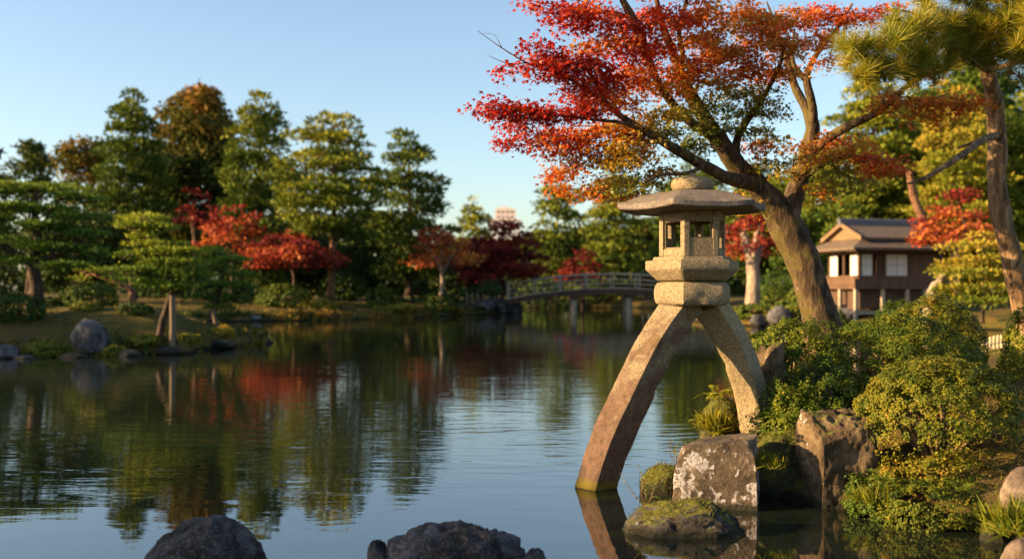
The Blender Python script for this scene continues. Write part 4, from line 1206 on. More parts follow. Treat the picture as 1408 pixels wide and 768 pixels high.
def build_lantern():
    root = thing("stone_lantern", "two legged granite lantern with a hexagonal roof standing in the pond", "stone lantern", (LX, LY, 0))
    z = lambda py: CAM_H + (HOR - py) / FPX * LY
    def P(name, prof, mat, **kw):
        V, F = hexloft(prof, **kw); o = mesh_obj(name, V, mat, root, F=F); auto_smooth(o); return o
    # finial: flattened round cap with a small knob
    V, F = [], []
    th = np.linspace(0, 2 * math.pi, 40, endpoint=False); prof = [(.05, z(263.5)), (.155, z(263)), (.178, z(259)), (.186, z(254)), (.178, z(249)), (.155, z(245.5)), (.10, z(243.6)), (.045, z(242.6)), (.03, z(240)), (.012, z(238.2))]
    pr = catmull(np.array([(r, zz, 0) for r, zz in prof]), .02)
    V = np.vstack([np.stack([LX + np.sin(th) * r, LY - np.cos(th) * r, np.full(40, zz)], 1) for r, zz, _ in pr]); V += (fbm(V * 14, 3) * .004)[:, None] * np.array([1, 1, .6])
    n = 40; F = [(i * n + k, i * n + (k + 1) % n, (i + 1) * n + (k + 1) % n, (i + 1) * n + k) for i in range(len(pr) - 1) for k in range(n)] + [tuple(range(n))[::-1], tuple((len(pr) - 1) * n + k for k in range(n))]
    mesh_obj("finial", V, M_ST, root, F=F, smooth=True)
    R = .675
    P("roof", [(.10, z(293)), (.33, z(292)), (.60, z(291.5)), (R - .012, z(291.5)), (R, z(290)), (R + .004, z(284.5)), (R - .012, z(282.6)), (.60, z(279.2)), (.50, z(273.0)), (.40, z(268.4)), (.30, z(265.0)), (.20, z(263.2)), (.06, z(262.8))],
      M_STROOF, p=130, uplift=.022, seed=3, amp=.005, chip=.03, nseg=144)
    # light chamber: six framed walls with openings
    zb, zt = z(353), z(291.7); rc = .30
    chamber = None; mb = MB()
    for k in range(6):
        a = HEX0 + rad(30) + k * rad(60); nrm = np.array([math.sin(a), -math.cos(a), 0]); tan = np.array([math.cos(a), math.sin(a), 0])
        ap = rc * math.cos(rad(30)); T = .055; side = rc
        M3 = Matrix((( tan[0], nrm[0], 0), (tan[1], nrm[1], 0), (0, 0, 1)))
        tall = (k % 2 == 1)
        zs, zl = (zb + .065, zt - .085) if tall else (zb + .155, zt - .085)
        pw = .048
        def bx(s0, s1, z0, z1, t0=0.0, t1=T):
            c = np.array([LX, LY, 0]) + tan * (s0 + s1) / 2 + nrm * (ap - (t0 + t1) / 2); mb.box((c[0], c[1], (z0 + z1) / 2), (s1 - s0, t1 - t0, z1 - z0), M3)
        h = side / 2
        bx(-h, -h + pw, zb, zt); bx(h - pw, h, zb, zt); bx(-h + pw, h - pw, zl, zt, .003); bx(-h + pw, h - pw, zb, zs, .003)
        # recessed inner frame
        f = .012
        bx(-h + pw, -h + pw + f, zs, zl, .018, T - .004); bx(h - pw - f, h - pw, zs, zl, .018, T - .004); bx(-h + pw + f, h - pw - f, zl - f, zl, .018, T - .004); bx(-h + pw + f, h - pw - f, zs, zs + f, .018, T - .004)
    mb.build("light_chamber", M_ST, root, bevel=.005)
    P("lamp_seat", [(.02, zb + .001), (.15, zb + .001), (.15, zb + .05), (.11, zb + .055), (.10, zb + .10), (.02, zb + .105)], M_ST, seed=7, nseg=48)
    P("platform", [(.05, z(386.5)), (.30, z(386.5)), (.325, z(385)), (.40, z(374)), (.418, z(372)), (.424, z(369.5)), (.424, z(360.2)), (.415, z(358.6)), (.36, z(357.8)), (.356, z(357)), (.352, z(354.4)), (.345, z(353.3)), (.05, z(353.1))], M_ST, p=120, seed=5, amp=.003, chip=.02)
    P("neck_block", [(.05, z(420)), (.29, z(420)), (.325, z(417)), (.342, z(411)), (.346, z(402)), (.340, z(394)), (.318, z(388.5)), (.28, z(386.7)), (.05, z(386.7))], M_ST, p=110, seed=9, amp=.010, chip=.06)
    def leg(path, mat, rot, seed, wob=.006):
        P_ = [np.array([*at(px, py, Y), w]) for px, py, Y, w in path]
        c = catmull(P_, .035); V = []; n = 4; seg = 8
        L_ = len(c)
        for i in range(L_):
            t = c[min(i + 1, L_ - 1), :3] - c[max(i - 1, 0), :3]; t /= np.linalg.norm(t)
            fwd = np.array([0, -1.0, 0]); fwd = fwd - t * np.dot(fwd, t); fwd /= np.linalg.norm(fwd); sd = np.cross(t, fwd)
            e1 = math.cos(rot) * fwd + math.sin(rot) * sd; e2 = -math.sin(rot) * fwd + math.cos(rot) * sd
            s = c[i, 3] / 2
            cor = [(-1, -1), (1, -1), (1, 1), (-1, 1)]
            for k in range(4):
                a, b = np.array(cor[k]), np.array(cor[(k + 1) % 4])
                for j in range(seg):
                    q = a + (b - a) * j / seg
                    q = q / (np.abs(q[0]) ** 14 + np.abs(q[1]) ** 14) ** (1 / 14)
                    V.append(c[i, :3] + s * (q[0] * e1 + q[1] * e2))
        V = np.array(V); m_ = 4 * seg
        ctr = np.repeat(c[:, :3], m_, 0); d = V - ctr; d /= np.linalg.norm(d, axis=1)[:, None]
        V = V + d * (fbm(V * 5 + seed, 3) * wob * 1.2 + fbm(V * 22 + seed, 2) * wob * .5 - np.clip(fbm(V * 7 + seed + 9, 3) - .5, 0, 1) * .03)[:, None]
        F = [(i * m_ + k, i * m_ + (k + 1) % m_, (i + 1) * m_ + (k + 1) % m_, (i + 1) * m_ + k) for i in range(L_ - 1) for k in range(m_)] + [tuple(range(m_))[::-1], tuple((L_ - 1) * m_ + k for k in range(m_))]
        o = mesh_obj("leg", V, mat, root, F=F); auto_smooth(o, 45); return o
    a = leg([(806, 735, 8.50, 0.254), (822, 660, 8.52, 0.258), (842, 600, 8.56, 0.263), (870, 540, 8.61, 0.263), (902, 475, 8.66, 0.258), (930, 432, 8.70, 0.254), (948, 412, 8.74, 0.249)], M_STLEG, rad(38), 2)
    a["label"] = "long curved leg stained reddish brown towards the water"
    b = leg([(1042, 612, 9.22, 0.228), (1037, 570, 9.19, 0.233), (1030, 530, 9.14, 0.237), (1012, 480, 9.02, 0.242), (990, 440, 8.88, 0.242), (972, 414, 8.78, 0.242)], M_STLEG2, rad(52), 5)
    b["label"] = "short pale leg resting on a stone of the bank"
build_lantern()

# ------------------------------------------------------------------ near rocks
M_RK_FG = rock_mat("dark_pond_rock", (.010, .008, .008), (.045, .037, .036), (.15, .13, .125), .3, (.20, .185, .18), moss=.35, sc=5, flecks=.25)
M_RK_WHITE = rock_mat("lichen_rock", (.035, .026, .018), (.11, .08, .05), (.22, .17, .11), 1.0, (.44, .415, .42), moss=.4, sc=3.2)
M_RK_BROWN = rock_mat("brown_rock", (.03, .018, .009), (.115, .075, .036), (.25, .18, .10), .15, moss=.5, sc=5)
M_RK_MOSS = rock_mat("mossy_rock", (.022, .018, .015), (.07, .06, .05), (.19, .175, .16), .7, (.36, .35, .34), moss=.75, moss_col=(.10, .10, .013), sc=4)
M_RK_GREEN = rock_mat("green_mossy_rock", (.02, .022, .01), (.055, .055, .018), (.12, .11, .04), .0, moss=1.3, moss_col=(.085, .088, .012), sc=4)
M_RK_SMOOTH = rock_mat("smooth_bank_rock", (.08, .055, .04), (.24, .18, .13), (.40, .33, .27), .2, moss=.1, sc=3.5)
M_MOSS = leaf_mat("moss_blades", [(0, (.05, .06, .008)), (.5, (.11, .11, .012)), (1, (.22, .17, .02))], .25, .6)

def moss_on(V, label, cx, cy, zlo, dens, seed, leaf=.020, th=.42, name="moss", loc=None, parent=None):
    """short fuzzy moss on the upper faces of a stone"""
    rng = np.random.default_rng(seed)
    c = V.mean(0); n = len(V)
    idx = rng.integers(0, n, dens)
    q = V[idx] + rng.normal(0, .012, (dens, 3))
    up = (V[idx][:, 2] - V[:, 2].min()) / np.ptp(V[:, 2])
    keep = (vnoise(q * 5 + seed) * .35 + up > th) & (q[:, 2] > zlo)
    q = q[keep]; N = len(q)
    d = (q - c) * np.array([1, 1, .6]) * 1.2 + rng.normal(0, .12, (N, 3)) + np.array([0, 0, .22])
    S_ = leaf * rng.uniform(.6, 1.4, N)
    o = cards(name, NEEDLE, q - d / np.linalg.norm(d, axis=1)[:, None] * .004, frames_dir(d, rng), np.stack([S_ * .28, S_, S_], 1), M_MOSS, parent, np.clip(.5 + .3 * vnoise(q * 7) + rng.normal(0, .15, N), 0, 1))
    o["kind"] = "stuff"
    return o

def px_rock(label, px, top, w, Y, zbot, seed, mat, dep=.8, moss=None, **kw):
    x = (px - 704) / FPX * Y; zt = CAM_H + (HOR - top) / FPX * Y
    o, V = rock("rock", label, x, Y, zbot, zt, m(w, Y), m(w, Y) * dep, seed, mat, **kw)
    if moss: moss_on(V, None, x, Y, moss[0], moss[1], seed, th=moss[2] if len(moss) > 2 else .42, parent=o)
    return o
px_rock('dark rounded rock with a green lichen patch at the lower left of the pond', 281, 709, 166, 6.0, -.35, 203, M_RK_FG, .75, sub=6, planes=8, rough=.17)
px_rock('wide dark craggy rock at the bottom edge in the middle of the pond', 632, 715, 232, 5.95, -.35, 219, M_RK_FG, .6, sub=6, planes=7, rough=.30)
px_rock('small dark stone against the left end of the wide craggy rock', 522, 741, 52, 5.95, -.35, 220, M_RK_FG, .9, sub=5, rough=.14)
px_rock('small low dark stone against the right end of the wide craggy rock', 735, 753, 56, 5.9, -.35, 221, M_RK_FG, .9, sub=5, rough=.14)
px_rock('square block of stone with white lichen in front of the short lantern leg', 991, 597, 110, 7.92, -.3, 205, M_RK_WHITE, .8, sub=6, planes=4, rough=.05, blocky=.10, rotz=rad(-16))
px_rock('tall brown stone standing between the lichen block and the big clipped shrub', 1152, 563, 96, 7.98, -.3, 252, M_RK_BROWN, .9, sub=6, planes=5, rough=.15, blocky=.05, rotz=rad(12))
px_rock('flat mossy stone lying in the water in front of the lichen block', 944, 686, 186, 6.98, -.28, 207, M_RK_MOSS, .55, moss=(.09, 9000, .62), sub=6, planes=8, rough=.17)
px_rock('small mossy lump in the water left of the lichen block', 914, 638, 66, 8.35, -.2, 208, M_RK_GREEN, .8, moss=(.02, 4500), sub=5, planes=6, rough=.10)
px_rock('moss covered stone between the lichen block and the tall brown stone', 1078, 590, 100, 8.3, -.3, 209, M_RK_GREEN, .9, moss=(.08, 9000), sub=6, planes=8, rough=.13)
px_rock('pale foot stone under the short lantern leg', 1036, 588, 58, 9.2, -.1, 210, M_RK_SMOOTH, .9, sub=5, planes=8, rough=.06, blocky=.12)
px_rock('mossy hummock rock at the waterline behind the short lantern leg', 994, 545, 76, 9.6, -.3, 211, M_RK_GREEN, .9, moss=(.25, 6000), sub=5, planes=6, rough=.12)
px_rock('brown weathered rock wrapped by the spreading shrub at the maple foot', 1055, 468, 46, 9.38, .1, 212, M_RK_BROWN, .9, sub=5, planes=10, rough=.14, blocky=.2)
px_rock('brown rock low under the spreading shrub above the mossy stone', 1122, 505, 56, 9.1, .1, 213, M_RK_BROWN, .9, sub=5, planes=10, rough=.14, blocky=.2)
px_rock('smooth pale stone jutting in at the right edge of the view', 1412, 641, 72, 6.55, .15, 214, M_RK_SMOOTH, .8, sub=5, planes=5, rough=.06)
px_rock('smooth grey stone in the lower right corner', 1412, 738, 76, 5.85, -.2, 215, M_RK_SMOOTH, .8, sub=5, planes=6, rough=.07)
px_rock('dark stone in shadow under the undergrowth right of the tall brown stone', 1215, 640, 60, 7.75, -.2, 216, M_RK_GREEN, .9, moss=(.05, 3000), sub=5, planes=7, rough=.12)
px_rock('low mossy stone at the waterline below the grass tuft', 1368, 712, 40, 6.72, -.2, 217, M_RK_GREEN, .9, moss=(.05, 2500), sub=5, planes=7, rough=.12)

# ------------------------------------------------------------------ near shrubs
M_AZ = leaf_mat("azalea_leaves", [(0, (.03, .05, .009)), (.35, (.085, .105, .011)), (.65, (.18, .165, .016)), (.85, (.28, .16, .024)), (1, (.30, .10, .022))], .16, .5, .10)
M_BOX = leaf_mat("box_leaves", [(0, (.022, .055, .010)), (.45, (.065, .10, .011)), (.8, (.18, .19, .018)), (1, (.26, .23, .024))], .16, .5, .10)
M_STEM = bark_mat("shrub_stem", (.06, .035, .018), (.16, .10, .05), (.30, .20, .11), 30)
def sx(px, Y): return (px - 704) / FPX * Y
def zz(py, Y): return CAM_H + (HOR - py) / FPX * Y
def cutD(d, rng):      # open skirt: leaves thin out towards the base so the stems show
    f = np.clip((d[:, 2] + .26) / .40, 0, 1); lump = vnoise(d * 4.2 + 3) * .5
    return rng.random(len(d)) < f + lump * .7
shrub("clipped_shrub", "big bronze tinged clipped dome shrub at the right with bare stems at its base", sx(1290, 7.95), 7.95, g1(sx(1290, 7.95), 7.95) - .05, zz(491, 7.95), .65, .60, 301, M_AZ, .021, 17000, lump=.05, tint=.46, low=-.55, stems=18, bark=M_STEM, cut=cutD, var=.16)
shrub("clipped_shrub", "wide green clipped shrub spreading right from the foot of the maple trunk", sx(1236, 10.1), 10.1, .45, zz(434, 10.1), .84, .66, 302, M_BOX, .022, 12000, lump=.05, tint=.50, low=-.7, stems=8, bark=M_STEM)
shrub("clipped_shrub", "olive clipped dome shrub behind the wide green shrub", sx(1284, 12.0), 12.0, .6, zz(409, 12.0), .58, .56, 303, M_AZ, .027, 8000, lump=.06, tint=.42, low=-.7, stems=6, bark=M_STEM)
shrub("spreading_shrub", "loose green shrub over the brown rocks left of the maple foot", sx(1094, 9.8), 9.8, .78, zz(441, 9.8), .46, .42, 304, M_BOX, .026, 8500, lump=.22, tint=.55, low=-.75, stems=10, bark=M_STEM)
shrub("spreading_shrub", "low green sprays hanging beside the short lantern leg", sx(1092, 8.75), 8.75, .25, zz(528, 8.75), .30, .26, 305, M_BOX, .024, 8000, lump=.42, tint=.5, low=-.7, stems=8, bark=M_STEM)
shrub("spreading_shrub", "dark green sprays above the mossy stone left of the tall brown stone", sx(1130, 8.9), 8.9, .3, zz(500, 8.9), .34, .3, 306, M_BOX, .024, 8000, lump=.35, tint=.35, low=-.75, stems=8, bark=M_STEM)
shrub("clipped_shrub", "bright green shrub cut off by the right edge at the foot of the pine", sx(1420, 10.2), 10.2, .7, zz(418, 10.2), .30, .3, 307, M_BOX, .028, 7500, lump=.15, tint=.65, low=-.7, stems=5, bark=M_STEM)
shrub("undergrowth_mound", "shaggy mound of golden brown undergrowth at the waterline below the big dome shrub", sx(1283, 7.25), 7.25, -.02, zz(664, 7.2), .42, .34, 308, M_AZ, .020, 11000, lump=.24, tint=.28, low=-.5, stems=10, bark=M_STEM, var=.25)
shrub("undergrowth_mound", "darker green undergrowth between the tall brown stone and the golden mound", sx(1212, 7.55), 7.55, 0.0, zz(655, 7.55), .24, .25, 309, M_BOX, .026, 7000, lump=.35, tint=.35, low=-.5, stems=6, bark=M_STEM)
shrub("undergrowth_mound", "rusty leaved undergrowth under the stems of the big dome shrub", sx(1300, 7.55), 7.55, .05, zz(626, 7.55), .46, .25, 310, M_AZ, .024, 5000, lump=.35, tint=.56, low=-.4, stems=6, bark=M_STEM, var=.3)

# ------------------------------------------------------------------ ferns, tufts, twigs, grass
M_FERN = leaf_mat("fern_leaflets", [(0, (.04, .09, .010)), (.5, (.11, .16, .014)), (1, (.25, .22, .02))], .35, .45)
def fern(name, label, px, py, Y, nf, ln, seed, tint=.6, spread=1.0):
    rng = np.random.default_rng(seed); b = at(px, py, Y); C = []; D = []; S = []
    for i in range(nf):
        a = rng.uniform(0, 6.28); L = ln * rng.uniform(.7, 1.15); e = rng.uniform(.5, 1.1)
        h = np.array([math.cos(a), math.sin(a), 0]) * spread
        for k in range(18):
            t = (k + 1) / 18
            p = b + h * L * t * .9 + np.array([0, 0, L * (e * t - .75 * t * t)])
            tg = h + np.array([0, 0, e - 1.5 * t]); tg /= np.linalg.norm(tg); sd = np.cross(tg, (0, 0, 1)); sd /= np.linalg.norm(sd) + 1e-9
            w = L * .22 * math.sin(math.pi * (.12 + .86 * t))
            for s in (-1, 1):
                C.append(p); D.append(sd * s + tg * .45 + np.array([0, 0, -.1])); S.append((w * .32, w, w))
            C.append(p - tg * L / 18); D.append(tg); S.append((.006, L / 17, .01))
    C = np.array(C); D = np.array(D)
    o = cards(name, DIAMOND, C, frames_dir(D, rng), np.array(S), M_FERN, None, np.clip(tint + rng.normal(0, .15, len(C)), 0, 1), loc=b)
    return tag(o, label, "fern")
fern("fern", "yellow green fern arching over the water from the mossy hummock", 985, 545, 9.45, 11, .24, 401, .85)
fern("fern", "green fern at the left side of the mossy hummock by the water", 970, 585, 9.4, 10, .20, 402, .75)
fern("fern", "green fern against the foot of the short lantern leg", 1072, 578, 8.6, 12, .22, 403, .5)
fern("fern", "small green fern in the undergrowth right of the tall brown stone", 1215, 660, 7.3, 9, .18, 404, .55)
fern("fern", "bright green fern in the middle of the golden undergrowth mound", 1318, 675, 6.85, 9, .16, 405, .45)
fern("fern", "small fern tucked at the foot of the moss covered stone", 1065, 600, 8.0, 8, .15, 406, .6)
def tuft(label, px, py, Y, n, ln, seed, tint=.6):
    rng = np.random.default_rng(seed); b = at(px, py, Y)
    C = b + rng.normal(0, .07, (n, 3)) * np.array([1, 1, .1])
    d = rng.normal(0, .55, (n, 3)) + np.array([-.15, -.1, 1]); S = ln * rng.uniform(.5, 1.2, n)
    segs = []
    o = cards("grass_tuft", [(-.5, 0, 0), (.5, 0, 0), (.38, .5, .06), (0, 1, .22), (-.38, .5, .06)], C, frames_dir(d, rng), np.stack([S * .045, S, S], 1), M_FERN, None, np.clip(tint + rng.normal(0, .2, n), 0, 1), loc=b)
    tag(o, label, "grass")
tuft("long green grass tuft between the two smooth stones at the right edge", 1398, 728, 6.3, 420, .20, 411, .6)
tuft("golden grass tuft hanging on the mossy hummock behind the lantern leg", 985, 590, 9.35, 380, .2, 412, .95)
tuft("straw coloured grass tuft at the corner of the lichen block", 1052, 640, 7.75, 200, .12, 413, .9)
tuft("green grass tuft at the foot of the tall brown stone", 1205, 690, 7.35, 260, .14, 414, .8)
def twig(label, px, py, Y, h, seed):
    rng = np.random.default_rng(seed); b = at(px, py, Y); mb = MB(); C = []
    for i in range(5):
        top = b + np.array([rng.normal(0, .09), rng.normal(0, .06), h * rng.uniform(.6, 1.0)]); mid = (b + top) / 2 + rng.normal(0, .02, 3)
        mb.tube([b, mid, top], [.003, .0025, .0015], 5)
        for k in range(12): t = rng.uniform(.3, 1); C.append(b + (top - b) * t)
    root = thing("twig_plant", label, "plant", b); mb.build("stem", M_STEM, root)
    C = np.array(C); d = rng.normal(0, 1, C.shape) + np.array([0, 0, .6]); S = .022 * rng.uniform(.6, 1.3, len(C))
    cards("foliage", LEAF, C, frames_dir(d, rng), np.stack([S * .7, S, S], 1), M_FERN, root, rng.random(len(C)))
twig("thin twiggy plant growing from the small mossy lump in the water", 930, 640, 8.2, .26, 421)
twig("thin dry stalk standing in the water left of the small mossy lump", 889, 700, 7.1, .34, 422)

def bank_grass():
    rng = np.random.default_rng(9); N = 150000
    x = rng.uniform(1.6, 11, N); y = 6.2 + 16 * rng.random(N) ** 1.7
    keep = x / y < .60; x, y = x[keep], y[keep]
    d = pond_sd(x, y); keep = d > .12; x, y, d = x[keep], y[keep], d[keep]
    q = np.stack([x, y, 0 * x], 1)
    keep = rng.random(len(x)) < np.clip(.55 + .6 * vnoise(q * 1.7), .1, 1); x, y, q = x[keep], y[keep], q[keep]
    C = np.stack([x, y, gh(x, y) - .004], 1); n = len(C)
    dd = rng.normal(0, .5, (n, 3)) + np.array([0, 0, 1]); S = .036 * rng.uniform(.5, 1.5, n) * (1 + .5 * vnoise(q * .9 + 4))
    o = cards("moss_grass", NEEDLE, C, frames_dir(dd, rng), np.stack([S * .13, S, S], 1), M_MOSS, None, np.clip(.62 + .35 * vnoise(q * 1.2 + 8) + rng.normal(0, .15, n), 0, 1))
    tag(o, "short mossy golden grass on the near bank", "grass", kind="stuff")
bank_grass()
# ------------------------------------------------------------------ the near maple
M_BARKM = bark_mat("maple_bark", (.020, .013, .008), (.065, .042, .024), (.19, .125, .07), 16, .3, 1.0, .03, moss=(.085, .07, .016))
M_MAPLE = leaf_mat("maple_leaves", [(0, (.28, .014, .006)), (.14, (.39, .032, .008)), (.28, (.46, .075, .010)), (.42, (.50, .15, .018)), (.58, (.37, .225, .020)), (.76, (.22, .20, .02)), (1, (.10, .14, .016))], .42, .42, .3, 1.5)

